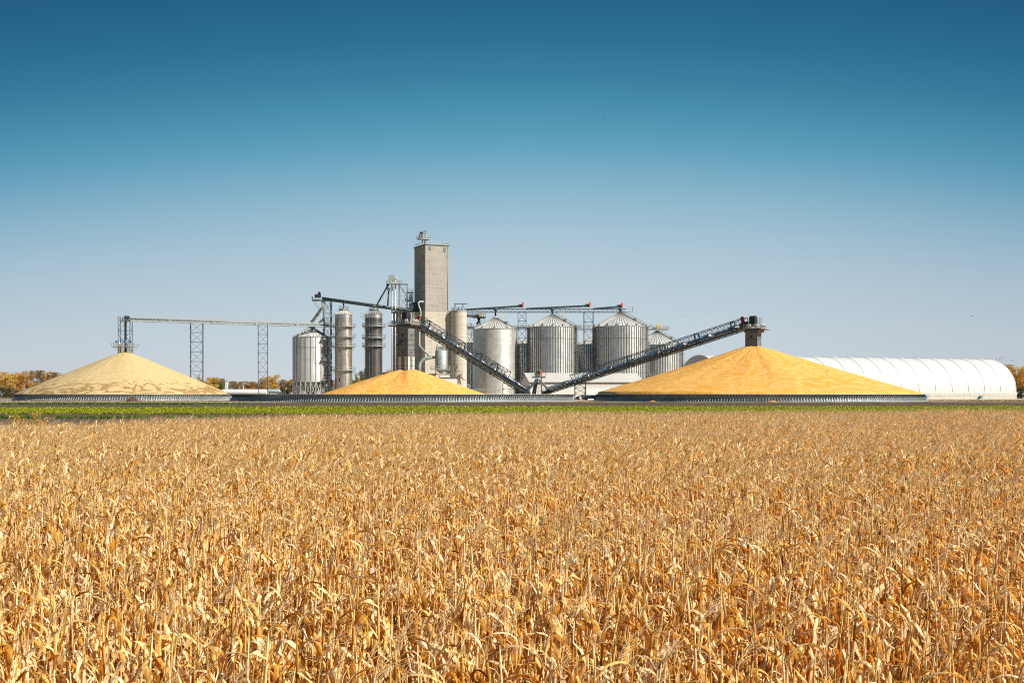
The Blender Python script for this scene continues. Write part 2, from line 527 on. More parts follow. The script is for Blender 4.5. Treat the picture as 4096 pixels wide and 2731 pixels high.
def leafmat(name, cols, trans=.35, rough=.6, tcol=None):
    m, n, l, b = newmat(name)
    gm = n.new("ShaderNodeNewGeometry")
    r = ramp(n, cols)
    l.new(gm.outputs["Random Per Island"], r.inputs[0])
    l.new(r.outputs[0], b.inputs["Base Color"])
    b.inputs["Roughness"].default_value = rough
    b.inputs["Specular IOR Level"].default_value = .35
    tr = n.new("ShaderNodeBsdfTranslucent")
    hs = n.new("ShaderNodeHueSaturation"); hs.inputs["Saturation"].default_value = 1.25; hs.inputs["Value"].default_value = 1.0
    l.new(r.outputs[0], hs.inputs["Color"]); l.new(hs.outputs[0], tr.inputs[0])
    ms = n.new("ShaderNodeMixShader"); ms.inputs[0].default_value = trans
    l.new(b.outputs[0], ms.inputs[1]); l.new(tr.outputs[0], ms.inputs[2])
    l.new(ms.outputs[0], n["Material Output"].inputs[0])
    return m
M['bean'] = leafmat("bean_leaf", [(0, (.07, .13, .008)), (.3, (.22, .29, .012)), (.65, (.44, .45, .02)), (1, (.66, .58, .06))], .35)
M['weed'] = leafmat("weed_leaf", [(0, (.04, .10, .02)), (.6, (.10, .19, .03)), (1, (.2, .24, .05))], .3)
M['dryweed'] = leafmat("dry_weed", [(0, (.16, .09, .04)), (.6, (.33, .22, .10)), (1, (.5, .36, .18))], .3)

def bean_edge(x, y):
    back = 230 + 8.0 * np.clip((x + 75) / 50, 0, 1) - 1.0 * np.sin(x * .05)
    return (y < back) & (y > 203 + .5 * np.sin(x * .7))
bf = leaf_mass("bean_field", M['bean'], 430000, (-135, 150), (202, 241), .66, .235, 11, edge=bean_edge)
bf["kind"] = "stuff"; bf["label"] = "bright yellow green strip of low bean plants between dark soil and corn"; bf["category"] = "bean crop"
# green weed rows in the soil on the left
wf = leaf_mass("weeds", M['weed'], 26000, (-125, -38), (184, 192), .35, .3, 12,
               edge=lambda x, y: (np.sin(x * .35) + np.sin(x * 1.1 + 1) + (-(x + 80) / 35) > -.6) & (np.abs(y - 188 - np.sin(x * .2)) < 2.6))
wf["kind"] = "stuff"; wf["label"] = "ragged dark green weed row in the brown soil in front of the beans"; wf["category"] = "weeds"
wf2 = leaf_mass("weeds", M['weed'], 22000, (-150, -62), (262, 272), .4, .35, 13,
                edge=lambda x, y: (np.abs(y - 267) < 4.2) & (x < -66 + 6 * np.sin(y * 3)) & (np.sin(x * .5) + (x + 150) / 40 > -.4))
wf2["kind"] = "stuff"; wf2["label"] = "dark green grass verge beside the pale gravel road below the left pile"; wf2["category"] = "weeds"
gr = leaf_mass("dry_grass", M['dryweed'], 60000, (-170, 260), (281, 345), .3, .3, 14,
               edge=lambda x, y: ((x < -62) & ((y < 285) | ((y > 300) & (y < 312)))) | ((x > 122) & (y > 290) & ((y < 317) | (y > 329))))
gr["kind"] = "stuff"; gr["label"] = "thin dry tan grass along the yard edges and road verges"; gr["category"] = "dry grass"

# ------------------------------------------------------------------ grain bunkers and piles
M['panel'] = steel("bunker_panel", (.30, .34, .365), (.235, .27, .30), rough=.5, metal=.35, bw=3.0, bh=3)
M['strut'] = noisy("bunker_strut", (.50, .53, .54), (.66, .68, .68), 1.0, .5, .5)

def bunker(cx, cy, R, nstrut, label):
    t = thing("grain_bunker", label, "bunker wall", (cx, cy, 0), 0, "round steel bunker walls")
    b = MB()
    nseg = nstrut
    H = HC
    prof = [(R - .75, .0), (R - .62, .75), (R - .5, 1.15), (R - .12, H - .06)]
    b.lathe(prof, nseg, 0)
    prof2 = [(r - .05, z) for r, z in prof]
    b.lathe(prof2[::-1], nseg, 0)
    ringb = b
    b = MB()
    b.lathe([(R - .2, H - .08), (R + .02, H - .08), (R + .02, H + .02), (R - .2, H + .02), (R - .2, H - .08)], nseg, 0, smooth=False)
    b.obj("top_rim", M['galvl'], t)
    b = MB()
    b.lathe([(R + .42, .04), (R + .58, .04), (R + .58, .16), (R + .42, .16), (R + .42, .04)], nseg, 0, smooth=False)
    b.obj("base_rail", M['strut'], t)
    # seam ribs on the outside of the leaning panels
    b = ringb
    for k in range(nstrut):
        a = 2 * PI * k / nstrut
        w = .2 if k % 4 == 0 else .11
        d = Vector((math.cos(a), math.sin(a), 0))
        b.bar(d * (R - .43) + Vector((0, 0, 1.15)), d * (R - .03) + Vector((0, 0, H - .08)), w, .12 if k % 4 else .2, 1)
    b.obj("panel_ring", [M['panel'], M['stiff']], t)
    # struts: one mesh shared, each its own part near the camera side
    sb = MB()
    sb.bar((R - .52, 0, 1.12), (R + .5, 0, .12), .10, .10)
    sb.bar((R - .66, 0, .1), (R + .5, 0, .1), .06, .08)
    sb.bar((R - .52, 0, 1.12), (R - .02, 0, .12), .05, .06)
    me = sb.mesh("strut", M['strut'])
    sb2 = MB()
    sb2.bar((R - .5, 0, 1.2), (R + .5, 0, .12), .16, .12)
    sb2.bar((R - .66, 0, .1), (R + .5, 0, .1), .06, .08)
    sb2.bar((R - .52, 0, 1.12), (R - .02, 0, .12), .05, .06)
    me2 = sb2.mesh("strut", M['strut'])
    to_cam = math.atan2(-cy, -cx)
    ks = sorted(range(nstrut), key=lambda k: abs((2 * PI * k / nstrut - to_cam + PI) % (2 * PI) - PI))
    near = ks[:98]
    for k in near:
        o = bpy.data.objects.new("strut", me2 if k % 4 == 0 else me)
        COL.objects.link(o); o.parent = t
        o.rotation_euler = (0, 0, 2 * PI * k / nstrut)
    rest = MB()
    for k in ks[98:]:
        Rm = Matrix.Rotation(2 * PI * k / nstrut, 3, 'Z')
        src = sb2 if k % 4 == 0 else sb
        o0 = len(rest.v)
        rest.v += [Rm @ v for v in src.v]
        for f in src.f: rest.face([i + o0 for i in f])
    o = rest.obj("strut_row", M['strut'], t); o["kind"] = "stuff"
    return t

def noise1(r, n, k):
    """smooth periodic noise over n angular samples with k harmonics"""
    a = np.linspace(0, 2 * PI, n, endpoint=False)
    out = np.zeros(n)
    for i in range(1, k + 1):
        out += r.normal() * np.cos(i * a + r.uniform(0, 2 * PI)) / (1 + i * .25)
    return out / np.abs(out).max()

def pile(cx, cy, R, peaks, base, label, mat, seed, nr=90, na=300, power=.93, rill=.25, name="corn_pile", z0=1.85, cut=.7):
    """peaks: (dx, dy, height); surface is the max of the cones, smoothed at the top"""
    r = np.random.default_rng(seed)
    rr = np.linspace(0, 1, nr) ** 1.15
    aa = np.linspace(0, 2 * PI, na, endpoint=False)
    n1, n2, n3 = noise1(r, na, 9), noise1(r, na, 34), noise1(r, na, 34)
    V = []
    for t in rr:
        for i, a in enumerate(aa):
            x, y = R * t * math.cos(a), R * t * math.sin(a)
            z = 0
            for (px, py, h, rad) in peaks:
                d = math.hypot(x - px, y - py) / rad
                d = math.sqrt(d * d + .0009) - .03
                z = max(z, h * (1 - max(0, min(1, d)) ** power))
            k = math.sin(PI * min(1, t * 1.0)) if t < 1 else 0
            mixn = n2[i] * (1 - t) + n3[i] * t
            z += rill * k * (n1[i] * .9 + mixn * .55)
            V.append((x, y, max(base, z0 + z) if t < 1 else z0))
    b = MB(); b.v = [Vector(v) for v in V]
    for j in range(nr - 1):
        for i in range(na):
            i2 = (i + 1) % na
            a0, a1 = aa[i], aa[i] + 2 * PI / na
            k = 12 / PI
            b.face([j * na + i, j * na + i2, (j + 1) * na + i2, (j + 1) * na + i], 0, True,
                   [(a0 * k, rr[j] * R), (a1 * k, rr[j] * R), (a1 * k, rr[j + 1] * R), (a0 * k, rr[j + 1] * R)])
    o = b.obj(name, mat)
    o.location = (cx, cy, 0)
    o["label"] = label; o["category"] = "grain pile"; o["group"] = "grain piles in round bunkers"
    return o

def grain(name, c_lo, c_mid, c_hi, flow=(2.0, .2), speck=.1):
    m, n, l, b = newmat(name)
    t = n.new("ShaderNodeTexCoord")
    def nz(sx_, sy_, scale, det, dist=0, coord="UV"):
        mp = n.new("ShaderNodeMapping"); mp.inputs["Scale"].default_value = (sx_, sy_, 1)
        k = n.new("ShaderNodeTexNoise"); k.inputs["Scale"].default_value = scale; k.inputs["Detail"].default_value = det
        k.inputs["Distortion"].default_value = dist; k.inputs["Roughness"].default_value = .6
        l.new(t.outputs[coord], mp.inputs[0]); l.new(mp.outputs[0], k.inputs[0])
        return k
    a = nz(flow[0], flow[1], .55, 7, 1.4)
    c = nz(1.1, .5, .35, 6, 3.0)
    e = nz(1, 1, 2.2, 4, 0, "Object")
    mxn = nd(n, "ShaderNodeMix", data_type='FLOAT'); mxn.inputs[0].default_value = .42
    l.new(a.outputs[0], mxn.inputs[2]); l.new(c.outputs[0], mxn.inputs[3])
    ra = ramp(n, [(.34, c_lo), (.43, c_mid), (.485, c_mid), (.5, c_hi), (.545, c_mid), (.56, c_lo), (.66, c_hi)])
    l.new(mxn.outputs[0], ra.inputs[0])
    re = ramp(n, [(.3, (1 - speck,) * 3), (.7, (1 + speck * .5,) * 3)])
    l.new(e.outputs[0], re.inputs[0])
    mix = nd(n, "ShaderNodeMix", data_type='RGBA', blend_type='MULTIPLY'); mix.inputs[0].default_value = 1
    l.new(ra.outputs[0], mix.inputs[6]); l.new(re.outputs[0], mix.inputs[7])
    bp = n.new("ShaderNodeBump"); bp.inputs["Strength"].default_value = .7; bp.inputs["Distance"].default_value = .7
    ad = nd(n, "ShaderNodeMath", operation='ADD'); l.new(mxn.outputs[0], ad.inputs[0])
    ml = nd(n, "ShaderNodeMath", operation='MULTIPLY'); ml.inputs[1].default_value = .12
    l.new(e.outputs[0], ml.inputs[0]); l.new(ml.outputs[0], ad.inputs[1])
    l.new(ad.outputs[0], bp.inputs["Height"]); l.new(bp.outputs[0], b.inputs["Normal"])
    l.new(mix.outputs[2], b.inputs["Base Color"])
    b.inputs["Roughness"].default_value = .85; b.inputs["Specular IOR Level"].default_value = .2
    return m, n, l, b, t, mix
M['corn'] = grain("yellow_corn_grain", (.72, .32, .035), (.77, .395, .085), (.83, .495, .18))[0]
# the left pile: paler grain with dark wet streaks round its foot
mm, n, l, b, t, mix = grain("pale_grain_with_wet_streaks", (.53, .385, .185), (.56, .415, .205), (.60, .45, .24), speck=.06)
sp = n.new("ShaderNodeSeparateXYZ"); l.new(t.outputs["Object"], sp.inputs[0])
mp = n.new("ShaderNodeMapping"); mp.inputs["Scale"].default_value = (.25, .25, .95)
l.new(t.outputs["Object"], mp.inputs[0])
k = n.new("ShaderNodeTexNoise"); k.inputs["Scale"].default_value = .27; k.inputs["Detail"].default_value = 3; k.inputs["Distortion"].default_value = 2.4
l.new(mp.outputs[0], k.inputs[0])
df = nd(n, "ShaderNodeMath", operation='SUBTRACT'); l.new(k.outputs[0], df.inputs[0]); df.inputs[1].default_value = .5
ab = nd(n, "ShaderNodeMath", operation='ABSOLUTE'); l.new(df.outputs[0], ab.inputs[0])
# streak band gets wider towards the foot (z 2..7.5)
wd = n.new("ShaderNodeMapRange"); wd.inputs[1].default_value = 1.9; wd.inputs[2].default_value = 8.0; wd.inputs[3].default_value = .075; wd.inputs[4].default_value = -.012
l.new(sp.outputs[2], wd.inputs[0])
ls = nd(n, "ShaderNodeMath", operation='SUBTRACT'); l.new(wd.outputs[0], ls.inputs[0]); l.new(ab.outputs[0], ls.inputs[1])
st = n.new("ShaderNodeMapRange"); st.inputs[1].default_value = 0; st.inputs[2].default_value = .006; l.new(ls.outputs[0], st.inputs[0])
mx2 = nd(n, "ShaderNodeMix", data_type='RGBA', blend_type='MULTIPLY')
l.new(st.outputs[0], mx2.inputs[0]); l.new(mix.outputs[2], mx2.inputs[6]); mx2.inputs[7].default_value = (.60, .52, .44, 1)
l.new(mx2.outputs[2], b.inputs["Base Color"])
M['pale'] = mm

P1 = (PX(496, 370), 370.0); P2 = (PX(1620, 338), 338.0); P3 = (PX(3024, 337), 337.0)
R1, R2, R3 = 33.0, 50.2, 47.3
bunker(*P1, R1, 276, "round steel bunker wall holding the pale grain pile, smallest of the three")
bunker(*P2, R2, 420, "widest round steel bunker wall, only half filled by a low yellow pile")
bunker(*P3, R3, 396, "round steel bunker wall brimming with the biggest yellow corn pile")
pile(*P1, R1 - .25, [(.4, 0, 14.0, R1 - .3)], 1.0, "pale tan grain pile with dark wet streaks around its foot", M['pale'], 3, rill=.22, power=1.0, name="grain_pile")
pile(*P2, 34.0, [(-1.3, -1.0, 7.4, 23.0), (2.3, -2.2, 7.6, 22.0)], .2, "low two-peaked yellow corn pile in front of the concrete tower", M['corn'], 5, rill=.3, z0=1.75, power=1.0)
pile(*P3, R3 - .25, [(-1.0, 0, 14.7, R3 - .3), (.6, -1.2, 13.4, R3 - 1.5)], 1.0, "huge golden corn pile rising to the dark filling box in front of the white barn", M['corn'], 9, rill=.65, power=.955)
# spilled grain
def spill(px, Y, r, h, label):
    b = MB(); n = 20; nr = 5
    for j in range(nr):
        for i in range(n):
            a = 2 * PI * i / n; q = r * j / (nr - 1)
            b.v.append(Vector((q * math.cos(a) * 1.3, q * math.sin(a) * .6, h * (1 - j / (nr - 1)) ** 1.2 + .05)))
    for j in range(nr - 1):
        for i in range(n):
            b.face([j * n + i, j * n + (i + 1) % n, (j + 1) * n + (i + 1) % n, (j + 1) * n + i], 0, True)
    o = b.obj("grain_spill", M['corn']); o.location = (PX(px, Y), Y, 0)
    o["label"] = label; o["category"] = "spilled grain"
spill(2632, 304.0, 1.9, .8, "brown heap of spilled grain against the left of the big bunker wall")
spill(3091, 288.6, 1.3, .3, "small yellow fan of spilled corn at the middle of the big bunker wall")

# ------------------------------------------------------------------ bins
def vent(b_, x0, x1, z):  # small roof vent hood
    pass

def bin_(cx, cy, R, he, hroof, label, stiff=0, wall=None, vents=12, ladder=True, hatch=True, nrib=48, ring=True, group="round galvanised grain bins", az_lad=None):
    t = thing("grain_bin", label, "grain bin", (cx, cy, 0), 0, group)
    N = 96
    MB().lathe([(R, 0), (R, he)], N).obj("wall", wall or M['bin'], t)
    b = MB()
    rt = max(.5, R * .07)
    # roof of folded panels
    rings = []
    prof = [(R + .18, he - .12), (R * .72, he + hroof * .30), (R * .4, he + hroof * .64), (rt, he + hroof)]
    b.lathe(prof, nrib, 0, smooth=False)
    b.lathe([(rt, he + hroof), (rt, he + hroof + .35), (.01, he + hroof + .5)], 20, 0)
    ro = b.obj("roof", M['roof'], t)
    b = MB()
    for k in range(nrib):
        a = 2 * PI * k / nrib
        d = Vector((math.cos(a), math.sin(a), 0))
        pts = [d * r + Vector((0, 0, z + .05)) for r, z in prof]
        for p, q in zip(pts[:-1], pts[1:]): b.bar(p, q, .09, .2)
    b.obj("roof_rib", M['roofrib'], ro)
    if vents:
        for k in range(vents):
            a = 2 * PI * (k + .5) / vents
            d = Vector((math.cos(a), math.sin(a), 0)); s = Vector((-d.y, d.x, 0))
            Mx = Matrix((d, s, Vector((0, 0, 1)))).transposed()
            v = MB(); c = d * (R * .93) + Vector((0, 0, he + .07 * hroof + .3))
            v.box(c, (.8, .55, .45), 0, Mx); v.box(c + d * .4 + Vector((0, 0, .1)), (.3, .7, .35), 0, Mx)
            v.obj("roof_vent", M['galv'], ro)
    if hatch:
        a = R_(-35); d = Vector((math.cos(a), math.sin(a), 0)); s = Vector((-d.y, d.x, 0))
        Mx = Matrix((d, s, Vector((0, 0, 1)))).transposed()
        v = MB(); c = d * (R * .62) + Vector((0, 0, he + .40 * hroof + .45))
        v.box(c, (1.5, 1.2, 1.0), 0, Mx); v.box(c + Vector((0, 0, .58)), (1.8, 1.5, .12), 0, Mx)
        v.obj("roof_fan_hood", M['galv'], ro)
    if ring:
        b = MB()
        b.lathe([(R + .03, he - .25), (R + .12, he - .2), (R + .12, he - .05), (R + .03, he - .02)], N)
        if stiff: b.lathe([(R + .02, he * .83), (R + .14, he * .83 + .05), (R + .02, he * .83 + .12)], N)
        b.obj("wind_ring", M['stiff'], t)
    if stiff:
        b = MB()
        for k in range(stiff):
            a = 2 * PI * k / stiff
            d = Vector((math.cos(a), math.sin(a), 0))
            b.bar(d * (R + .07), d * (R + .07) + Vector((0, 0, he - .3)), .3, .14)
            if k % 1 == 0:
                for q in (.28, .36, .44):
                    b.bar(d * (R + .13) + Vector((0, 0, he * q)), d * (R + .13) + Vector((0, 0, he * q + .4)), .3, .1)
        b.obj("wall_stiffener", M['stiff'], t)
    if ladder:
        a = R_(-25) if az_lad is None else az_lad
        d = Vector((math.cos(a), math.sin(a), 0)); s = Vector((-d.y, d.x, 0))
        b = MB()
        for q in (-.25, .25):
            b.bar(d * (R + .5) + s * q, d * (R + .5) + s * q + Vector((0, 0, he + .4)), .07)
        z = .4
        while z < he: b.bar(d * (R + .5) + s * .25 + Vector((0, 0, z)), d * (R + .5) - s * .25 + Vector((0, 0, z)), .05); z += .6
        la = b.obj("ladder", M['galvl'], t)
        b = MB()
        z = 2.5
        while z < he + .8:
            pts = [d * (R + .5 + .75 * math.sin(q)) + s * (.42 * math.cos(q)) + Vector((0, 0, z)) for q in np.linspace(0, PI, 6)]
            for p, q in zip(pts[:-1], pts[1:]): b.bar(p, q, .06)
            z += 1.2
        for q in np.linspace(.3, PI - .3, 4):
            p = d * (R + .5 + .75 * math.sin(q)) + s * (.42 * math.cos(q))
            b.bar(p + Vector((0, 0, 2.5)), p + Vector((0, 0, he + .8)), .05)
        b.obj("ladder_cage", M['galvl'], la)
        b = MB()
        for zz in (he * .33, he * .66, he - .2):
            c = d * (R + 1.0) + s * .9
            Mx = Matrix((d, s, Vector((0, 0, 1)))).transposed()
            b.box(c + Vector((0, 0, zz)), (1.3, 2.0, .1), 0, Mx)
            b.rail([c + d * .6 + s * -.9 + Vector((0, 0, zz)), c + d * .6 + s * .9 + Vector((0, 0, zz)), c - d * .5 + s * .9 + Vector((0, 0, zz))], 1.1, .06)
        b.obj("ladder_platform", M['galv'], t)
        # stair rail running up the roof
        b = MB()
        for q in (-.35, .35):
            p0 = d * (R) + s * q + Vector((0, 0, he + .2)); p1 = d * rt + s * q + Vector((0, 0, he + hroof + .2))
            b.bar(p0, p1, .08)
            b.bar(p0 + Vector((0, 0, .9)), p1 + Vector((0, 0, .9)), .06)
            for i in range(9):
                p = p0.lerp(p1, i / 8); b.bar(p, p + Vector((0, 0, .9)), .05)
        for i in range(24):
            p = d * (R + (rt - R) * i / 23) + Vector((0, 0, he + .25 + hroof * i / 23)); b.bar(p - s * .35, p + s * .35, .1)
        b.obj("roof_stair", M['galv'], ro)
    return t

YF, YB = 452.0, 497.0
def pxbin(px0, px1, ye, ya, Y, *a, **k):
    cx = PX((px0 + px1) / 2, Y); R = (px1 - px0) / 2 * Y / F
    he = PZ(ye, Y - R * 0.6); top = PZ(ya, Y)
    return bin_(cx, Y, R, he, top - he - .4, *a, **k)
pxbin(1892, 2069, 1315, 1266, YF, "smooth-walled galvanised grain bin right of the round concrete silo", 0, vents=10, ladder=False, az_lad=R_(-12))
pxbin(2110, 2308, 1306, 1255, YF, "ribbed grain bin standing behind the left end of the white warehouse", 60, vents=14)
pxbin(2371, 2591, 1305, 1248, YF, "widest ribbed grain bin, under the right end of the overhead conveyor", 66, vents=16)
pxbin(2526, 2731, 1379, 1323, YB, "lower ribbed grain bin at the right end, partly behind the big pile", 64, vents=14)
pxbin(2310, 2515, 1376, 1322, YB, "back-row grain bin seen in the gap between the two ribbed front bins", 64, vents=14, ladder=False)
pxbin(2066, 2270, 1374, 1320, YB, "back-row grain bin seen in the gap behind the leftmost steel lattice tower of the bins", 64, vents=14, ladder=False)
pxbin(1802, 2007, 1371, 1320, YB, "back-row grain bin glimpsed just right of the round concrete silo", 64, vents=14, ladder=False)

# hopper bin on legs
def hopper_bin():
    Y = 406.0; cx = PX(1245, Y); R = 72 * Y / F
    he = PZ(1345, Y - R); z0 = PZ(1524, Y - R); top = PZ(1306, Y)
    t = thing("hopper_bin", "galvanised hopper bin raised on braced legs, leftmost of the bins", "grain bin", (cx, Y, 0), 0)
    N = 80
    MB().lathe([(R, z0), (R, he)], N).obj("wall", M['bright2'], t)
    MB().lathe([(R - .1, z0), (1.0, z0 - 4.6)], N).obj("hopper", M['galv'], t)
    b = MB(); prof = [(R + .15, he - .1), (.9, top - .4)]
    b.lathe(prof, 30, 0, smooth=False); b.lathe([(.9, top - .4), (.9, top), (.01, top + .1)], 16)
    ro = b.obj("roof", M['roof'], t)
    b = MB()
    for k in range(30):
        a = 2 * PI * k / 30; d = Vector((math.cos(a), math.sin(a), 0))
        b.bar(d * prof[0][0] + Vector((0, 0, prof[0][1] + .05)), d * .9 + Vector((0, 0, top - .35)), .07, .16)
    b.obj("roof_rib", M['roofrib'], ro)
    v = MB(); d = Vector((math.cos(R_(-75)), math.sin(R_(-75)), 0)); s = Vector((-d.y, d.x, 0))
    c = d * (R * .5) + Vector((0, 0, (he + top) / 2 + .5))
    v.tube([c, c + Vector((0, 0, .6)), c + Vector((.9, -.3, .9))], .45, 12)
    v.obj("roof_fan_hood", M['dark'], ro)
    for k in range(10):
        a = 2 * PI * (k + .5) / 10; d = Vector((math.cos(a), math.sin(a), 0))
        v = MB(); v.box(d * R * .93 + Vector((0, 0, he + .35)), (.5, .5, .4)); v.obj("roof_vent", M['galv'], ro)
    n = 22
    b = MB()
    for k in range(n):
        a = 2 * PI * k / n; d = Vector((math.cos(a), math.sin(a), 0))
        b.bar(d * (R + .08) + Vector((0, 0, z0)), d * (R + .08) + Vector((0, 0, he - .2)), .16, .14)
    b.lathe([(R + .02, he * .75 + z0 * .25), (R + .13, he * .75 + z0 * .25 + .06), (R + .02, he * .75 + z0 * .25 + .14)], N)
    b.lathe([(R + .02, he - .4), (R + .13, he - .34), (R + .02, he - .28)], N)
    b.obj("wall_stiffener", M['stiff'], t)
    b = MB(); b.lathe([(R - .05, z0 - .25), (R + .15, z0 - .25), (R + .15, z0 + .1), (R - .05, z0 + .1)], N, smooth=False)
    b.lathe([(R - .05, .95), (R + .1, .95), (R + .1, 1.15), (R - .05, 1.15)], N, smooth=False)
    b.obj("ring_beam", M['galvl'], t)
    for k in range(n):
        a = 2 * PI * k / n; d = Vector((math.cos(a), math.sin(a), 0))
        b = MB(); b.bar(d * R, d * R + Vector((0, 0, z0)), .36, .3); b.obj("leg", M['galvl'], t)
    for k in range(n):
        a, a2 = 2 * PI * k / n, 2 * PI * (k + 1) / n
        d = Vector((math.cos(a), math.sin(a), 0)) * R; e = Vector((math.cos(a2), math.sin(a2), 0)) * R
        b = MB(); b.bar(d + Vector((0, 0, 1.1)), e + Vector((0, 0, z0 - .3)), .14); b.bar(e + Vector((0, 0, 1.1)), d + Vector((0, 0, z0 - .3)), .14)
        b.obj("cross_brace", M['galvl'], t)
    # ladder and landings on the right front
    a = R_(-42); d = Vector((math.cos(a), math.sin(a), 0)); s = Vector((-d.y, d.x, 0))
    b = MB()
    for q in (-.3, .3): b.bar(d * (R + .5) + s * q, d * (R + .5) + s * q + Vector((0, 0, he + .8)), .07)
    z = .5
    while z < he: b.bar(d * (R + .5) + s * .3 + Vector((0, 0, z)), d * (R + .5) - s * .3 + Vector((0, 0, z)), .05); z += .6
    la = b.obj("ladder", M['galv'], t)
    b = MB(); Mx = Matrix((d, s, Vector((0, 0, 1)))).transposed()
    for zz in (z0 + .3, z0 + 7.5, he - 1.0):
        c = d * (R + 1.0) + s * .5 + Vector((0, 0, zz))
        b.box(c, (1.6, 3.0, .12), 0, Mx)
        b.rail([c + d * .8 - s * 1.5, c + d * .8 + s * 1.5, c - d * .3 + s * 1.5], 1.1, .06)
    b.obj("ladder_platform", M['galvl'], la)
M['bright2'] = steel("bright_hopper_wall", (.88, .88, .87), (.76, .77, .77), rough=.4, metal=.6, bw=2.4, bh=.85, seam=.85)
hopper_bin()

def dryer(px, label, skin, y_cut, plats, Y=402.0, lad=-1, windows=((-22, 0), (-4, 0))):
    R = 34 * Y / F; cx = PX(px, Y)
    sh = PZ(1255, Y - R); z_c = PZ(1270, Y - R); top = PZ(1240, Y)
    t = thing("dryer_tower", label, "grain dryer", (cx, Y, 0), 0, "tall cylindrical grain dryers")
    b = MB(); b.lathe([(R, 0), (R, z_c)], 64)
    b.obj("body", skin, t)
    b = MB(); b.lathe([(R + .03, z_c), (R + .03, sh)], 64)
    b.obj("upper_collar", M['bright'], t)
    b = MB(); b.lathe([(R + .25, sh - .05), (1.3, top)], 24, smooth=False); b.lathe([(1.3, top), (1.3, top + .3), (.01, top + .35)], 24)
    ro = b.obj("roof", M['roof'] if skin is M['bin_old'] else M['galv'], t)
    b = MB()
    for k in range(24):
        a = 2 * PI * k / 24; d = Vector((math.cos(a), math.sin(a), 0))
        b.bar(d * (R + .25) + Vector((0, 0, sh + .02)), d * 1.3 + Vector((0, 0, top + .04)), .09, .12)
    b.lathe([(1.2, top + .1), (1.75, top + .1), (1.75, top + .2), (1.2, top + .2)], 24, smooth=False)
    b.rail([(1.7 * math.cos(a), 1.7 * math.sin(a), top + .2) for a in np.linspace(0, 2 * PI, 9)[:-1]], 1.15, .06, closed=True)
    b.obj("roof_rail", M['galv'], ro)
    for y in plats:
        z = PZ(y, Y - R)
        b = MB()
        ro_ = R + 1.15
        b.lathe([(R + .02, z - .14), (ro_, z - .14), (ro_, z + .02), (R + .02, z + .02)], 40, smooth=False)
        b.obj("platform", M['galv'], t)
        b = MB()
        b.rail([(ro_ * math.cos(a), ro_ * math.sin(a), z) for a in np.linspace(0, 2 * PI, 17)[:-1]], 1.15, .06, closed=True)
        for a in np.linspace(0, 2 * PI, 13)[:-1]:
            d = Vector((math.cos(a), math.sin(a), 0)); b.bar(d * ro_ + Vector((0, 0, z - .1)), d * (R + .02) + Vector((0, 0, z - 1.2)), .08)
        b.obj("railing", M['galvl'], t)
    # external seams and rings
    b = MB()
    for k in range(16):
        a = 2 * PI * k / 16; d = Vector((math.cos(a), math.sin(a), 0)); b.bar(d * (R + .02) + Vector((0, 0, 2)), d * (R + .02) + Vector((0, 0, sh)), .07)
    b.lathe([(R + .01, z_c - .05), (R + .1, z_c), (R + .01, z_c + .05)], 48)
    b.obj("seam", M['galv'], t)
    b = MB(); d = Vector((lad, -.15, 0)).normalized(); s = Vector((-d.y, d.x, 0))
    for q in (-.3, .3): b.bar(d * (R + .4) + s * q, d * (R + .4) + s * q + Vector((0, 0, sh)), .07)
    z = .5
    while z < sh: b.bar(d * (R + .4) + s * .3 + Vector((0, 0, z)), d * (R + .4) - s * .3 + Vector((0, 0, z)), .05); z += .6
    b.obj("ladder", M['galv'], t)
    Mx = Matrix((d, s, Vector((0, 0, 1)))).transposed()
    b = MB(); c = d * (R + .9) + Vector((0, 0, sh - .8)); b.box(c, (1.4, 1.4, .12), 0, Mx)
    b.rail([c - s * .7 - d * .6, c - s * .7 + d * .7, c + s * .7 + d * .7], 1.2, .06); b.bar(c + d * .6, d * (R) + Vector((0, 0, sh - 2.2)), .08)
    b.obj("top_landing", M['galvl'], t)
    for (dx, _) in windows:
        x = dx * Y / F; y = -math.sqrt(R * R - x * x)
        z0_, z1_ = PZ(1524, Y - R), PZ(1512, Y - R)
        b = MB(); nv = Vector((x, y, 0)).normalized(); s2 = Vector((-nv.y, nv.x, 0)); Mx = Matrix((s2, nv, Vector((0, 0, 1)))).transposed()
        b.box((x + nv.x * .02, y + nv.y * .02, (z0_ + z1_) / 2), (.42, .12, z1_ - z0_), 0, Mx)
        b.tube([Vector((x, y, z1_)) - nv * .04, Vector((x, y, z1_)) + nv * .08], .21, 12)
        b.obj("window", M['black'], t)
dryer(1374.5, "tan cylindrical dryer tower with four ring platforms, left of the darker one", M['bin_old'], 0, (1304, 1346, 1385, 1480), windows=((-28, 0), (-11, 0)))
dryer(1495.0, "dark cylindrical dryer tower with three ring platforms nearest the concrete", M['bin_dark'], 0, (1303, 1350, 1383), Y=404.0, windows=((-11, 0), (7, 0)))

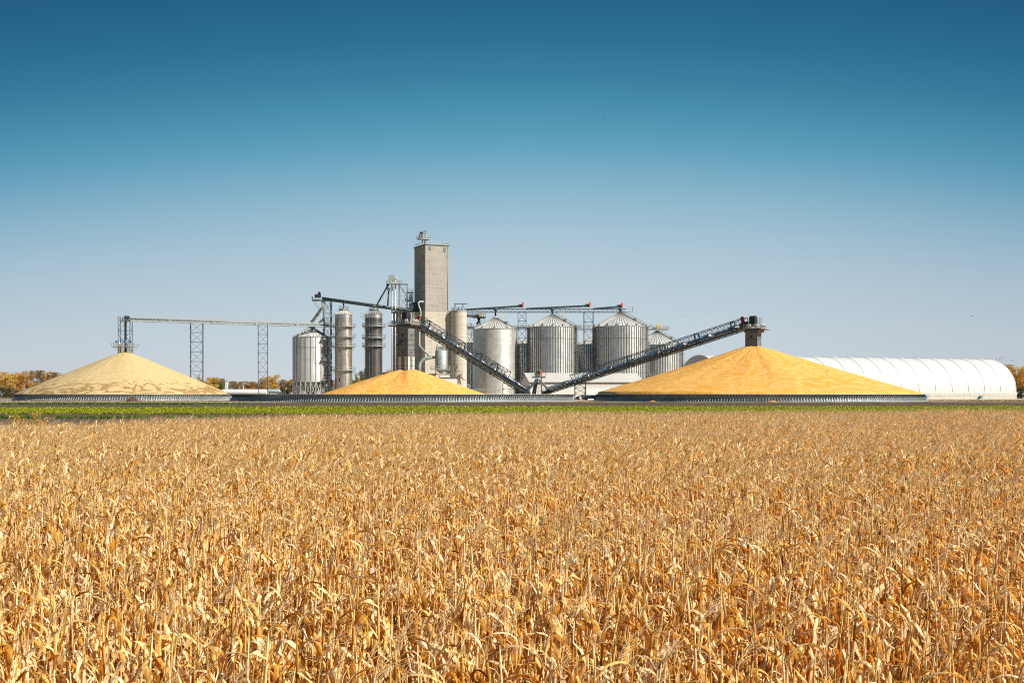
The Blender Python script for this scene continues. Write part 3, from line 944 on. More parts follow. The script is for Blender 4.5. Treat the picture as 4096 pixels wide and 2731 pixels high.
# ------------------------------------------------------------------ lattice towers
def lattice(name, label, cat, cx, cy, wx, wy, z0, z1, panel=4.0, leg=.22, br=.1, mat='dark', rz=0.0, group=None, xbrace=True, single_parent=None, half=False):
    t = single_parent or thing(name, label, cat, (cx, cy, 0), rz, group)
    off = Vector((0, 0, 0)) if single_parent is None else Vector((cx, cy, 0))
    cs = [(-wx / 2, -wy / 2), (wx / 2, -wy / 2), (wx / 2, wy / 2), (-wx / 2, wy / 2)]
    for (x, y) in cs:
        b = MB(); b.bar(off + Vector((x, y, z0)), off + Vector((x, y, z1)), leg); b.obj("leg", M[mat], t)
    n = max(1, int(round((z1 - z0) / panel)))
    b = MB()
    for i in range(n + 1):
        z = z0 + (z1 - z0) * i / n
        for k in range(4):
            a, c = cs[k], cs[(k + 1) % 4]
            if i: b.bar(off + Vector((*a, z - .02)), off + Vector((*c, z - .02)), br)
            if i < n:
                z2 = z0 + (z1 - z0) * (i + 1) / n
                if xbrace:
                    b.bar(off + Vector((*a, z)), off + Vector((*c, z2)), br * .8); b.bar(off + Vector((*c, z)), off + Vector((*a, z2)), br * .8)
                elif (i + k) % 2: b.bar(off + Vector((*a, z)), off + Vector((*c, z2)), br)
                else: b.bar(off + Vector((*c, z)), off + Vector((*a, z2)), br)
    b.obj("bracing", M[mat], t)
    return t

# ------------------------------------------------------------------ concrete elevator
TH = R_(25)
TK = 1.015
def elevator():
    Y0 = 406.0; ox = PX(1701.5, Y0)
    t = thing("concrete_elevator", "tall grey concrete elevator tower with lower blocks, highest thing in the yard", "grain elevator", (ox, Y0, 0), TH)
    HT = PZ(979, Y0); HB = PZ(1243, Y0); K = TK
    MB().bb(0, 8.85 * K, 0, 11.2 * K, HB + .3, HT).obj("headhouse", M['conc'], t)
    b = MB(); b.bb(-.25, 8.85 * K + .25, -.25, 11.2 * K + .25, HT, HT + .3); ro = b.obj("roof", M['trim2'], t)
    b = MB(); z = HT + .3; w, d = 8.85 * K, 11.2 * K
    b.rail([(0, 0, z), (w, 0, z), (w, d, z), (0, d, z)], 1.2, .08, 2.5, closed=True); b.obj("roof_railing", M['galv'], t)
    MB().bb(-.12, 9.9 * K, -.12, 4.3 * K, 0, HB).obj("front_block", M['conc2'], t)
    MB().bb(-.22, 10.0 * K, -.22, 4.4 * K, HB, HB + .3).obj("ledge", M['conc'], t)
    MB().bb(-7.6 * K, 9.0 * K, 4.31 * K, 12.8 * K, 0, HB - .2).obj("rear_block", M['conc2'], t)
    MB().bb(-7.8 * K, -.02, 4.5 * K, 13.0 * K, HB - .19, HB + .05).obj("rear_roof", M['trim'], t)
    # vertical joint pipe on the front
    b = MB(); b.tube([(8.35 * K, -.1, HB + .4), (8.35 * K, -.1, HT - .2)], .07, 6); b.obj("downpipe", M['galv'], t)
    def win(x, y, z0, z1, w, face):
        b = MB(); f = MB()
        zc, h = (z0 + z1) / 2, z1 - z0
        if face == 'r':
            b.box((x, -.03, zc), (w, .05, h))
            for q in (-w / 2, 0, w / 2): f.box((x + q, -.07, zc), (.07, .06, h + .06))
            for q in (-h / 2, -h / 6, h / 6, h / 2): f.box((x, -.075, zc + q), (w, .05, .06))
        else:
            b.box((-.03, y, zc), (.05, w, h))
            for q in (-w / 2, w / 2): f.box((-.07, y + q, zc), (.06, .07, h))
        o = b.obj("window", M['glass'], t); f.obj("window_frame", M['galv'], o)
    win(1.6 * K, 0, HT - 1.9, HT - .6, .95, 'r')
    win(7.2 * K, 0, HT - 2.1, HT - .6, .95, 'r')
    for (z, h) in ((48.9, 1.0), (45.0, 1.2), (40.5, 1.0)): win(0, 5.6 * K, z * K, (z + h) * K, .45, 'l')
    for q in (2.4, 4.8): win(0, q, HB + 1.0, HB + 2.6, .6, 'l')
    # handrails on the rear block roof
    b = MB(); z = HB + .05
    b.rail([(-.3, 4.7 * K, z), (-7.7 * K, 4.7 * K, z), (-7.7 * K, 12.6 * K, z)], 1.15, .07, 2.2); b.obj("block_railing", M['dark'], t)
    b = MB(); b.bb(-2.6, -.3, 5.5, 10, HB + .06, HB + 3.4); b.obj("roof_room", M['dark'], t)
    # roof leg head
    h = thing("rooftop_elevator", "dark blue leg head with small railed platform on top of the concrete tower", "elevator head", t.matrix_basis @ Vector((1.7, 6.2, HT + .3)), TH)
    b = MB()
    for x in (-.5, .5): b.bb(x - .14, x + .14, -.3, .3, 0, 2.4)
    b.obj("column", M['galv'], h)
    b = MB(); b.bb(-2.1, 2.1, -1.7, 1.7, 2.4, 2.55); b.rail([(-2.1, -1.7, 2.5), (2.1, -1.7, 2.5), (2.1, 1.7, 2.5), (-2.1, 1.7, 2.5)], 1.25, .08, 1.5, closed=True)
    b.obj("platform", M['galv'], h)
    b = MB(); prof = [(-.2, 2.6), (1.1, 2.6), (1.1, 5.0)] + [(.5 + .6 * math.cos(a), 5.0 + .75 * math.sin(a)) for a in np.linspace(.3, PI, 7)] + [(-.2, 4.6)]
    b.prism(prof, -.6, .6); b.obj("casing", M['motor'], h)
    b = MB(); b.bb(-1.5, -.25, -.6, .6, 2.6, 4.6); b.tube([(-1.4, 0, 4.9), (-.2, 0, 4.9)], .3, 10); b.obj("drive", M['motorb'], h)
    b = MB(); b.bar((-1.8, -.6, 4.4), (-1.4, -.6, 3.2), .12, .3); b.obj("belt_guard", M['red'], h)
    b = MB(); b.bar((.8, -.7, 1.2), (.8, -.7, 4.6), .14); b.bar((-.6, -1.0, 0), (-.6, -1.0, 5.2), .12); b.obj("mast", M['galvl'], h)
    return t, HB, HT
M['trim2'] = noisy("tar_roof_edge", (.13, .12, .11), (.2, .19, .17), 1, .8)
M['motorb'] = noisy("dark_blue_drive", (.02, .06, .09), (.04, .09, .13), 2, .45)
ELEV, HB, HT = elevator()

# round concrete silo with a gantry on top
Y_ = 410.0; Rs = 32 * Y_ / F
t = thing("concrete_silo", "single round concrete silo on the right of the concrete tower", "silo", (PX(1835, Y_), Y_, 0))
zt = PZ(1245, Y_ - Rs)
MB().lathe([(Rs, 0), (Rs, zt)], 64).obj("wall", M['conc2'], t)
b = MB(); b.lathe([(Rs, zt), (Rs + .12, zt), (Rs + .12, zt + .25), (.01, zt + .3)], 64, smooth=False); b.obj("roof", M['conc'], t)
b = MB(); b.rail([((Rs - .1) * math.cos(a), (Rs - .1) * math.sin(a), zt + .25) for a in np.linspace(0, 2 * PI, 13)[:-1]], 1.1, .07, closed=True); b.obj("railing", M['galv'], t)
b = MB(); zz = zt + 2.9
b.bar((-1.7, 0, zz), (3.1, 0, zz), .2, .25)
for x in (-1.3, 1.5):
    for s in (-1, 1):
        for q in (-.7, .7): b.bar((x, 0, zz), (x + q, s * 1.2, zt + .2), .12)
b.obj("hoist_frame", M['dark'], t)
b = MB(); b.bb(-.6, .2, -.4, .4, zt + .3, zt + 1.1); b.tube([(.1, 0, zt + 1.1), (.1, 0, zt + 2.0)], .2, 8); b.obj("roof_machine", M['motor'], t)
b = MB(); a = R_(-110)
for (x0, z0_, x1, z1_) in ((-1.3, 10.2, 0, 12.4), (-1.4, 10.3, .7, 10.2), (-1.7, 8.3, 1.5, 10.0)):
    b.bar((x0, -math.sqrt(Rs**2 - x0**2) - .15, z0_), (x1, -math.sqrt(Rs**2 - x1**2) - .15, z1_), .1)
b.obj("wall_bracket", M['dark'], t)
b = MB(); b.bar((.9, -Rs - .1, 8.0), (1.9, -Rs - .9, 7.5), .3); b.tube([(1.3, -Rs - .3, 7.2), (2.7, -Rs - .8, 7.2)], .13, 8); b.box((.9, -Rs - .3, 8.6), (.8, .5, 1.3)); b.obj("wall_lamp", M['galv'], t)

# annex, lean-to and roof cyclone (in the tower's frame)
def in_tower(x, y, z=0): return ELEV.matrix_basis @ Vector((x, y, z))
zA = 8.9
t = thing("corrugated_annex", "long beige corrugated annex against the foot of the concrete tower", "annex building", in_tower(0, -.3), TH)
b = MB(); b.bb(-5.6, 5.9, -8.4, 0, 0, zA); b.obj("wall", M['aclad'], t)
b = MB(); b.bb(-5.8, 6.1, -8.6, .1, zA, zA + .25); b.obj("roof", M['aroof'], t)
t = thing("corrugated_lean_to", "lower beige corrugated lean-to with grey roof beside the yellow pile", "lean-to", in_tower(3.7, -12.5), TH)
zL = 7.7
MB().bb(-3.5, 3.4, 0, 3.7, 0, zL).obj("wall", M['aclad'], t)
b = MB(); b.prism([(-3.7, zL), (3.6, zL), (3.6, zL + .12), (-3.7, zL + .12)], -.2, 3.75); ro = b.obj("roof", M['aroof'], t)
b = MB(); b.bb(-3.75, 3.65, -.26, -.21, zL - .15, zL + .2); b.obj("fascia", M['trim'], t)

cy = thing("cyclone_tank", "pale grey-green cyclone tank with cone bottom on the annex roof", "dust collector", (PX(1765, 395), 395.0, 0))
Rc = 24.5 * 395 / F; z1c, z0c = PZ(1404, 395), PZ(1478, 395)
b = MB(); b.lathe([(.01, z1c + .5), (Rc * .8, z1c + .35), (Rc, z1c), (Rc, z0c)], 40); b.obj("shell", M['duct'], cy)
b = MB(); b.lathe([(Rc, z0c), (.5, PZ(1493, 395))], 40); b.obj("cone", M['duct'], cy)
b = MB()
for y in (1428, 1436, 1452):
    z = PZ(y, 395); b.lathe([(Rc + .01, z - .08), (Rc + .1, z), (Rc + .01, z + .08)], 40)
b.obj("band", M['galvl'], cy)
b = MB(); z = z0c
b.bb(-3.6, -Rc + .2, -1.5, 1.5, z - .1, z); b.bb(-Rc, Rc + .8, -Rc - .9, -Rc + .1, z - .1, z); b.bb(Rc - .1, Rc + .8, -Rc, Rc, z - .1, z)
b.rail([(-3.6, 1.5, z), (-3.6, -1.5, z), (-Rc, -Rc - .9, z), (Rc + .8, -Rc - .9, z), (Rc + .8, Rc, z)], 1.2, .08, 1.2)
b.obj("platform", M['galvl'], cy)
for (x, y) in ((-1.9, -1.9), (1.9, -1.9), (1.9, 1.9), (-1.9, 1.9)):
    b = MB(); b.bar((x, y, 9.0), (x, y, z), .16); b.obj("leg", M['galv'], cy)
b = MB(); z = z1c + .3
b.rail([(-1.7, -1.2, z), (1.7, -1.2, z), (1.7, 1.2, z), (-1.7, 1.2, z)], 1.3, .1, 1.0, closed=True); b.bb(-.5, 1.0, -.5, .6, z, z + 1.2); b.tube([(-1.0, -.5, z), (-1.0, -.5, z + 1.6), (-1.5, -.5, z + 2.0)], .18, 8)
b.bar((2.2, -1.2, z0c), (2.2, -1.2, z1c + 1.5), .12)
b.obj("top_gear", M['galv'], cy)
du = thing("curved_air_duct", "wide curved grey duct feeding the cyclone from the left", "duct", (PX(1680, 397), 394.6, 0))
b = MB(); px0 = PX(1680, 397)
pts = [(0, 0, PZ(1494, 395))]
for a in np.linspace(PI, PI / 2, 9): pts.append((4.2 + 4.2 * math.cos(a) * 1.0 - .0, 0, PZ(1462, 395) + (PZ(1430, 395) - PZ(1462, 395)) * math.sin(a)))
pts.append((5.6, .2, PZ(1429, 395)))
b.tube(pts, [.62] * 9 + [.5] * (len(pts) - 9), 14); b.obj("duct_pipe", M['duct'], du)
pp = thing("dust_pipe", "thin pale bent pipe running down the front of the concrete block to the cyclone", "pipe", (0, 0, 0))
b = MB()
Yq = 401.5
b.tube([P(1694, 1207, 403), P(1680, 1206, 402), P(1673, 1211, Yq), P(1675, 1222, Yq), P(1681, 1240, Yq), P(1683, 1256, Yq), P(1678, 1275, Yq), P(1678, 1380, Yq - 1), P(1682, 1388, Yq - 1.5), P(1716, 1424, 396.5), P(1726, 1428, 395.5)], .3, 10)
pp.location = P(1694, 1207, 403)
for v in b.v: v -= pp.location
b.obj("pipe_run", M['duct'], pp)

# bucket elevator with its own legs
be = thing("bucket_elevator", "pale grey bucket elevator with two tall round legs beside the dark dryer", "bucket elevator", (PX(1574, 404), 404.0, 0))
k = 404 / F
zt_ = PZ(1136, 404)
for x in (-6.5, 7.5):
    b = MB(); b.tube([(x * k, 0, 0), (x * k, 0, zt_ + (2.9 if x > 0 else .5))], .2, 10); b.obj("leg", M['galvl'], be)
b = MB()
for i in range(12):
    z = 3 + i * (zt_ - 4) / 11
    b.bar((-8 * k, 0, z), (9 * k, 0, z), .12)
    if i % 3 == 0: b.bar((0, 0, z), (22 * k, 1.2, z), .12)
for x in (-1.0, 1.4): b.bar((x * k, .3, 6), (x * k, .3, zt_), .05)
b.obj("leg_tie", M['galv'], be)
b = MB(); b.bb(-27 * k, 32 * k, -1.4, 1.4, zt_ - .12, zt_); b.obj("head_platform", M['galv'], be)
b = MB(); b.rail([(-27 * k, -1.4, zt_), (32 * k, -1.4, zt_), (32 * k, 1.4, zt_), (-27 * k, 1.4, zt_)], 1.25, .07, 1.2, closed=True)
b.bar((-20 * k, 0, zt_ - .1), (-7 * k, 0, zt_ - 4), .1); b.bar((-6 * k, 0, zt_ - 8), (-16 * k, 0, zt_ - 5.4), .1)
b.obj("railing", M['galvl'], be)
b = MB(); zh = zt_ + 1.55
b.bb(-20 * k, -11 * k, -.6, .6, zh - 1.4, zh + 1.6)
prof = [(-10.8 * k, zh), (-10.8 * k, zh + 1.6)] + [(-2 * k + 11 * k * math.sin(a), zh + 1.6 * math.cos(a)) for a in np.linspace(.1, PI / 2, 7)]
b.prism(prof, -.6, .6); b.tube([(7 * k, 0, zh + .2), (17 * k, 0, zh + .5)], .28, 10); b.obj("head", M['duct'], be)
b = MB(); b.bar((-18 * k, 0, zh - 1.4), (-10 * k, 0, zt_), .3); b.bar((-2 * k, 0, zh), (-6 * k, 0, zt_), .3); b.bar((8 * k, 0, zh), (0 * k, 0, zt_), .25); b.obj("head_chute", M['galvl'], be)
b = MB(); z = PZ(1163, 404); b.bb(-24 * k, -4 * k, -1, 1, z - .1, z); b.rail([(-24 * k, -1, z), (-4 * k, -1, z), (-4 * k, 1, z), (-24 * k, 1, z)], 1.1, .07, 1.2, closed=True); b.obj("lower_platform", M['galvl'], be)
sp_ = thing("grain_spout", "long black spout slanting down left from the bucket elevator to the conveyor", "spout", P(1551, 1143, 404))
MB().tube([Vector((0, 0, 0)), P(1505, 1224, 403) - P(1551, 1143, 404)], .3, 10).obj("spout_pipe", M['black'], sp_)
MB().box((0, 0, .2), (.9, .9, .6)).obj("spout_box", M['black'], sp_)
sp_ = thing("grain_spout", "near-vertical black spout below the bucket elevator head", "spout", P(1555, 1160, 404))
MB().tube([Vector((0, 0, 0)), P(1551, 1222, 403) - P(1555, 1160, 404)], .28, 10).obj("spout_pipe", M['black'], sp_)
MB().box((0, 0, .2), (.8, .8, 1.0)).obj("spout_box", M['black'], sp_)

lt = lattice("lattice_tower", "green-grey lattice tower between the bucket elevator and concrete tower", "lattice tower", PX(1613.5, 407), 406.0, 2.9, 2.9, 0, PZ(1137, 406), 4.2, .16, .1, 'galv')
b = MB(); z = PZ(1137, 406); b.bb(-3.0, 1.7, -1.5, 1.5, z - .1, z + .02); b.rail([(-3.0, -1.5, z), (-1.2, -1.5, z)], 1.2, .08, .9)
for i in range(14):
    q = i / 13; b.box((-1.3 + 2.3 * q, -1.2, z - .3 - 3.6 * q), (.35, .8, .06))
b.bar((-1.4, -1.6, z), (1.0, -1.6, z - 4), .1); b.bar((-1.4, -1.6, z + 1), (1.0, -1.6, z - 3), .07)
b.obj("top_deck", M['galv'], lt)
# stair tower left of the headhouse
st_ = thing("stair_platform", "small railed stair landings squeezed between lattice tower and concrete tower", "stair landing", (PX(1644, 408), 407.0, 0))
for (y0_, y1_, x0_, x1_) in ((1171, 1171, -1.3, 1.0), (1205, 1205, -1.8, .9), (1232, 1232, -1.6, 1.2)):
    z = PZ(y0_, 407); b = MB(); b.bb(x0_, x1_, -1.2, 1.2, z - .15, z); b.rail([(x0_, 1.2, z), (x0_, -1.2, z), (x1_, -1.2, z)], 1.15, .08, .8); b.obj("landing", M['dark'], st_)
for z0_, z1_, s_ in ((1205, 1171, 1), (1232, 1205, -1)):
    b = MB(); za, zb = PZ(z0_, 407), PZ(z1_, 407)
    b.bar((-.9 * s_, -1.0, za), (.7 * s_, -1.0, zb), .12); b.bar((-.9 * s_, -1.0, za + 1), (.7 * s_, -1.0, zb + 1), .08)
    for i in range(9): b.box((-.9 * s_ + 1.6 * s_ * i / 8, -.6, za + (zb - za) * i / 8), (.3, .8, .05))
    b.obj("stair_flight", M['galv'], st_)
for x in (-1.5, .8):
    b = MB(); b.bar((x, -1.2, HB), (x, -1.2, PZ(1168, 407)), .14); b.obj("leg", M['dark'], st_)
b = MB(); b.bb(-.6, .9, -.9, .9, PZ(1203, 407), PZ(1178, 407)); b.obj("machine", M['motor'], st_)

# ------------------------------------------------------------------ straight overhead conveyors
def local_frame(p, q):
    d = q - p; L = math.hypot(d.x, d.y); return L, d.z, math.atan2(d.y, d.x)

def gantry(name, label, p, q, depth=1.5, wid=2.2, mat='galv', tube_mat='silver', tube_r=.45, bay=2.0, br=.09, chord=.14, tube_z=None, rails=True, lamps=0, top_rail=0.0, heads=()):
    L, dz, rz = local_frame(p, q)
    t = thing(name, label, "conveyor", p, rz)
    S = lambda x, y, z: Vector((x, y, z + dz * x / L))
    b = MB()
    for y in (-wid / 2, wid / 2):
        b.bar(S(0, y, 0), S(L, y, 0), chord); b.bar(S(0, y, depth), S(L, y, depth), chord * .8)
    b.bb(0, 0, 0, 0, 0, 0)
    b.obj("chord", M[mat], t)
    b = MB(); n = int(L / bay)
    for y in (-wid / 2, wid / 2):
        for i in range(n):
            a, c = L * i / n, L * (i + 1) / n; m_ = (a + c) / 2
            b.bar(S(a, y, 0), S(m_, y, depth), br); b.bar(S(m_, y, depth), S(c, y, 0), br)
    for i in range(n + 1): b.bar(S(L * i / n, -wid / 2, 0), S(L * i / n, wid / 2, 0), br)
    for i in range(0, n, 6):
        for y in (-wid / 2 - .02, wid / 2 + .02): b.bar(S(L * i / n, y, -.1), S(L * i / n, y, depth + .1), .25)
    b.obj("bracing", M[mat], t)
    b = MB(); b.bar(S(0, -wid * .3, .1), S(L, -wid * .3, .1), .9, .06); b.obj("walkway", M[mat], t)
    zt = depth * .5 if tube_z is None else tube_z
    b = MB(); b.tube([S(0, .35, zt), S(L, .35, zt)], tube_r, 12); b.obj("belt_casing", M[tube_mat], t)
    if top_rail:
        b = MB()
        for y in (-wid / 2,):
            b.bar(S(0, y, depth + top_rail), S(L, y, depth + top_rail), .07)
            b.bar(S(0, y, depth + top_rail * .5), S(L, y, depth + top_rail * .5), .05)
            for i in range(n + 1): b.bar(S(L * i / n, y, depth), S(L * i / n, y, depth + top_rail), .06)
        b.obj("handrail", M['galvl'], t)
    for i in range(lamps):
        x = L * (i + .4) / lamps
        b = MB(); b.bar(S(x, -wid / 2, depth), S(x, -wid / 2, depth + 2.1), .035); b.bar(S(x, -wid / 2, depth + 2.1), S(x - .3, -wid / 2, depth + 2.2), .035)
        lo = b.obj("lamp_post", M['galvl'], t)
        b = MB(); b.box(S(x - .4, -wid / 2, depth + 2.0), (.12, .12, .2)); b.obj("lamp", M['galv'], lo)
    return t
# long low conveyor to the left pile
pL = P(492, 1283, 370); pR = P(1318, 1308, 404)
gantry("overhead_conveyor", "long level truss conveyor running out to the pale pile on the left", pL, pR, depth=1.45, wid=2.2, mat='galv', tube_mat='bridge', lamps=13, bay=2.4, br=.08, tube_r=.28)
# high conveyor over the dryers
pA = P(1290, 1200, 402.5); pB = P(1652, 1250, 404.5)
hc = gantry("overhead_conveyor", "dark sloping conveyor passing over both dryer towers", pA, pB, depth=1.0, wid=1.8, mat='green', tube_mat='green', tube_r=.42, bay=2.0, br=.08, top_rail=1.0, lamps=5, tube_z=.65)
L_, dz_, rz_ = local_frame(pA, pB)
b = MB(); b.bb(-2.7, -.6, -.7, .7, .8, 2.0); b.tube([(-1.6, -.3, 2.3), (-.6, -.3, 2.4)], .4, 10); b.tube([(-1.0, -.2, 2.1), (-1.0, -.2, 3.0)], [.4, .2], 10); b.obj("drive_head", M['black'], hc)
b = MB(); b.bb(-3.6, 1.7, -1.4, 1.4, -.3, -.02); b.rail([(-3.6, 1.4, 0), (-3.6, -1.4, 0), (-1.0, -1.4, 0)], 1.2, .07, 1.1); b.bar((-3.4, -1.2, -.2), (-.6, -1.2, -4.2), .1); b.bar((-2.6, -1.2, -.2), (-.6, -1.2, -3.4), .1); b.obj("head_deck", M['green'], hc)
for (px, y0_, y1_, xx, lab) in ((1374.5, 1209, 1238, 0, "short vertical spout dropping onto the tan dryer tower"), (1496, 1224, 1238, 0, "short vertical spout dropping onto the dark dryer tower")):
    s_ = thing("drop_spout", lab, "spout", P(px, y1_, 403))
    b = MB(); h_ = (y1_ - y0_) * 403 / F; b.tube([(0, 0, -.6), (0, 0, h_)], .27, 10); s2 = b.obj("spout_pipe", M['dark'], s_)
    b = MB(); b.tube([(0, 0, h_ - .5), (0, 0, h_ + .4)], [.27, .75], 10); b.obj("spout_hopper", M['dark'], s_)
# chutes from the high head down to the low conveyor and hopper bin
s_ = thing("transfer_chute", "pale square chute slanting down left from the high conveyor head", "spout", P(1289, 1231, 402))
MB().bar((0, 0, 0), P(1247, 1290, 404) - P(1289, 1231, 402), .8, .8).obj("chute_body", M['duct'], s_)
b = MB(); v = P(1247, 1290, 404) - P(1289, 1231, 402); b.bar(v * .42, v * .45, .95, .95); b.bar(v * .92, v, .95, .95); b.obj("chute_flange", M['dark'], s_)
s_ = thing("transfer_chute", "upright grey chute inside the lattice tower beside the tan dryer", "spout", P(1299, 1203, 402.5))
b = MB(); a_ = P(1299, 1203, 402.5)
b.bar(P(1290, 1206, 402) - a_, P(1290, 1228, 402) - a_, .8, .8); b.bar(P(1299, 1212, 402.5) - a_, P(1299, 1270, 402.5) - a_, .55, .55); b.bar(P(1299, 1270, 402.5) - a_, P(1277, 1291, 403.5) - a_, .6, .6)
b.obj("chute_body", M['duct'], s_)
lattice("lattice_tower", "tall braced tower holding the high conveyor head left of the tan dryer", "lattice tower", PX(1309, 404), 404.5, 2.6, 2.9, 0, PZ(1203, 404), 4.6, .24, .12, 'dark')
# supports of the low conveyor
lattice("lattice_tower", "wide braced support tower behind the right slope of the pale pile", "lattice tower", PX(787, 383), 383, 4.0, 2.0, 0, PZ(1291, 383), 3.2, .16, .09, 'dark', rz=R_(9), xbrace=False)
lattice("lattice_tower", "narrow braced support tower standing alone left of the hopper bin", "lattice tower", PX(1051.5, 393), 393, 3.15, 1.4, 0, PZ(1300, 393), 3.1, .15, .09, 'dark', rz=R_(9), xbrace=False)

# filling tower on the left pile
ft = lattice("filling_tower", "lattice filling tower with silver elbows and blue fans on the pale pile", "filling tower", PX(501, 370), 370, 3.8, 2.4, 13.0, PZ(1282, 370), 3.2, .14, .09, 'dark', xbrace=False)
zt_ = PZ(1282, 370)
b = MB(); b.bb(-2.0, 2.0, -1.4, 1.4, zt_ - .08, zt_ + .1); b.rail([(-2.0, 1.3, zt_), (-2.0, -1.3, zt_), (0, -1.3, zt_)], 1.2, .08, .8); b.obj("top_deck", M['galv'], ft)
b = MB(); b.tube([(.25, 0, zt_ + .6), (.1, 0, zt_ - .4), (.1, 0, 15.6)], .38, 12); b.obj("down_spout", M['dark'], ft)
b = MB(); b.bb(-.3, 1.3, -.8, .8, zt_ + .1, zt_ + 1.5); b.tube([(.3, -.9, zt_ + 1.0), (.3, .9, zt_ + 1.0)], .5, 12); b.obj("belt_head", M['dark'], ft)
zp = PZ(1387, 370)
b = MB(); b.bb(-3.55, 3.55, -2.4, 2.4, zp - .12, zp + .02); b.obj("ring_deck", M['galv'], ft)
b = MB(); b.rail([(-3.55, -2.4, zp), (3.55, -2.4, zp), (3.55, 2.4, zp), (-3.55, 2.4, zp)], 1.2, .07, 1.4, closed=True)
for x in (-1, 1):
    for y in (-1, 1): b.bar((x * 3.4, y * 2.2, zp), (x * 1.9, y * 1.2, zp - 1.4), .08)
b.obj("deck_railing", M['galvl'], ft)
for (x, s, y) in ((-1.35, -1, -1.3), (-.35, 1, -1.7), (1.35, 1, -1.2)):
    b = MB(); zz = PZ(1368, 370)
    if s == 1: pts = [(x, y, 14.4), (x, y, zz - .7), (x + .3, y, zz - .1), (x + .7, y, zz + .1)]
    else: pts = [(x, y, 14.4), (x, y, zz - .7), (x - .3, y, zz - .1), (x - .7, y, zz + .1)]
    b.tube(pts, .3, 12); e_ = b.obj("air_elbow", M['silver'], ft)
    b = MB(); b.tube([(pts[-1][0], y, zz + .1), (pts[-1][0] + s * .6, y, zz + .1)], [.36, .42], 12); b.obj("fan", M['blue'], e_)

# front-row overhead conveyor over the bins: catwalk truss, three stepped drag conveyors
Yc = YF
pa, pb = P(1868, 1249, Yc), P(2505, 1246, Yc)
k = Yc / F
oc = thing("bin_conveyor_bridge", "level catwalk truss spanning over the three front bins", "conveyor bridge", pa, 0)
b = MB(); L = pb.x - pa.x
for y in (-1.1, 1.1):
    for z in (0, 1.25): b.bar((0, y, z), (L, y, z), .16)
b.obj("chord", M['dark'], oc)
b = MB(); n = 34
for y in (-1.1, 1.1):
    for i in range(n): b.bar((L * i / n, y, 0), (L * (i + 1) / n, y, 1.25), .08); b.bar((L * i / n, y, 0), (L * i / n, y, 1.25), .09)
b.obj("bracing", M['dark'], oc)
b = MB(); b.bb(0, L, -.9, -.1, .02, .1); b.obj("walkway", M['galvl'], oc)
b = MB(); b.bb(L - .2, L + 2.4, -1.2, 1.2, .0, .12); b.rail([(L - .2, -1.2, .1), (L + 2.4, -1.2, .1), (L + 2.4, 1.2, .1)], 2.0, .09, .9); b.obj("end_deck", M['galvl'], oc)
for (x0, x1, ya, yb, lab) in ((1866, 2090, 1240, 1228, "leftmost of three stepped drag conveyors over the bins, ending in an orange guard"),
                              (2104, 2357, 1237, 1227, "middle stepped drag conveyor over the bins, ending in an orange guard"),
                              (2373, 2486, 1237, 1230, "rightmost and shortest stepped drag conveyor over the bins")):
    p_, q_ = P(x0, ya, Yc), P(x1, yb - 4, Yc)
    dc = thing("drag_conveyor", lab, "conveyor", p_, 0, "stepped drag conveyors over the bins")
    v = q_ - p_
    b = MB(); b.bar((0, 0, .15), v + Vector((0, 0, 0)), .8, .75); b.obj("casing", M['green'], dc)
    b = MB()
    for i in range(1, int(v.length / 3)):
        c = v * (i * 3 / v.length); b.box(c, (.12, .95, .95))
    b.obj("flange", M['dark'], dc)
    b = MB(); b.bb(v.x - 1.6, v.x + .2, -.6, .6, v.z - .5, v.z + .7); b.tube([(v.x - .2, -.4, v.z + 1.0), (v.x + .5, -.4, v.z + 1.0)], .3, 10); b.obj("drive_head", M['dark'], dc)
    b = MB()
    prof = [(v.x - .35, v.z + 1.35), (v.x + .1, v.z + 1.5), (v.x + .4, v.z + 1.1), (v.x + .5, v.z - .1), (v.x + .4, v.z - .4), (v.x + .05, v.z - .4)]
    b.prism(prof, -.95, -.6); b.obj("belt_guard", M['orange'], dc)
for (px, yb, lab) in ((1982, 1267, "drop spout onto the smooth-walled bin"), (2209, 1257, "drop spout onto the peak of the ribbed bin behind the warehouse"), (2481, 1250, "drop spout onto the peak of the widest bin")):
    s_ = thing("drop_spout", lab, "spout", P(px, yb, Yc))
    h_ = (yb - 1246) * k
    MB().tube([(0, 0, -.4), (0, 0, h_)], .34, 10).obj("spout_pipe", M['green'], s_)
    MB().tube([(0, 0, h_ - .1), (0, 0, h_ + 1.3)], [.36, 1.0], 10).obj("spout_hopper", M['dark'], s_)
lattice("lattice_tower", "dark lattice tower between the smooth bin and the first ribbed bin", "lattice tower", PX(2088, Yc), Yc - 1.5, 3.2, 2.2, 0, PZ(1249, Yc), 3.6, .2, .09, 'dark')
lattice("lattice_tower", "dark lattice tower between the two ribbed front bins", "lattice tower", PX(2354, Yc - 5), Yc - 5, 3.6, 2.4, 0, PZ(1249, Yc - 4), 3.6, .2, .09, 'dark')
for (px, w) in ((2095, 3.6), (2354, 4.2)):
    pass
# yellow ladder cages under the bridge
for (px, lab) in ((2012, "yellow caged ladder hanging from the catwalk over the smooth bin"), (2251, "yellow caged ladder hanging from the catwalk over the first ribbed bin")):
    y1_ = 1278 if px < 2100 else 1273
    s_ = thing("caged_ladder", lab, "ladder", P(px, y1_, Yc - 2))
    h_ = (y1_ - 1247) * k; b = MB()
    for x in (-.9, -.45, .45, .9): b.bar((x, 0, 0 if x > 0 else 1.0), (x, 0, h_), .1)
    b.obj("stringer", M['yellow'], s_)
    b = MB(); z = 0
    while z < h_: b.bar((.45, 0, z), (.9, 0, z), .06); z += .5
    z = 1.0
    while z < h_: b.bar((-.9, 0, z), (-.45, 0, z), .06); z += .5
    b.obj("rung", M['yellow'], s_)
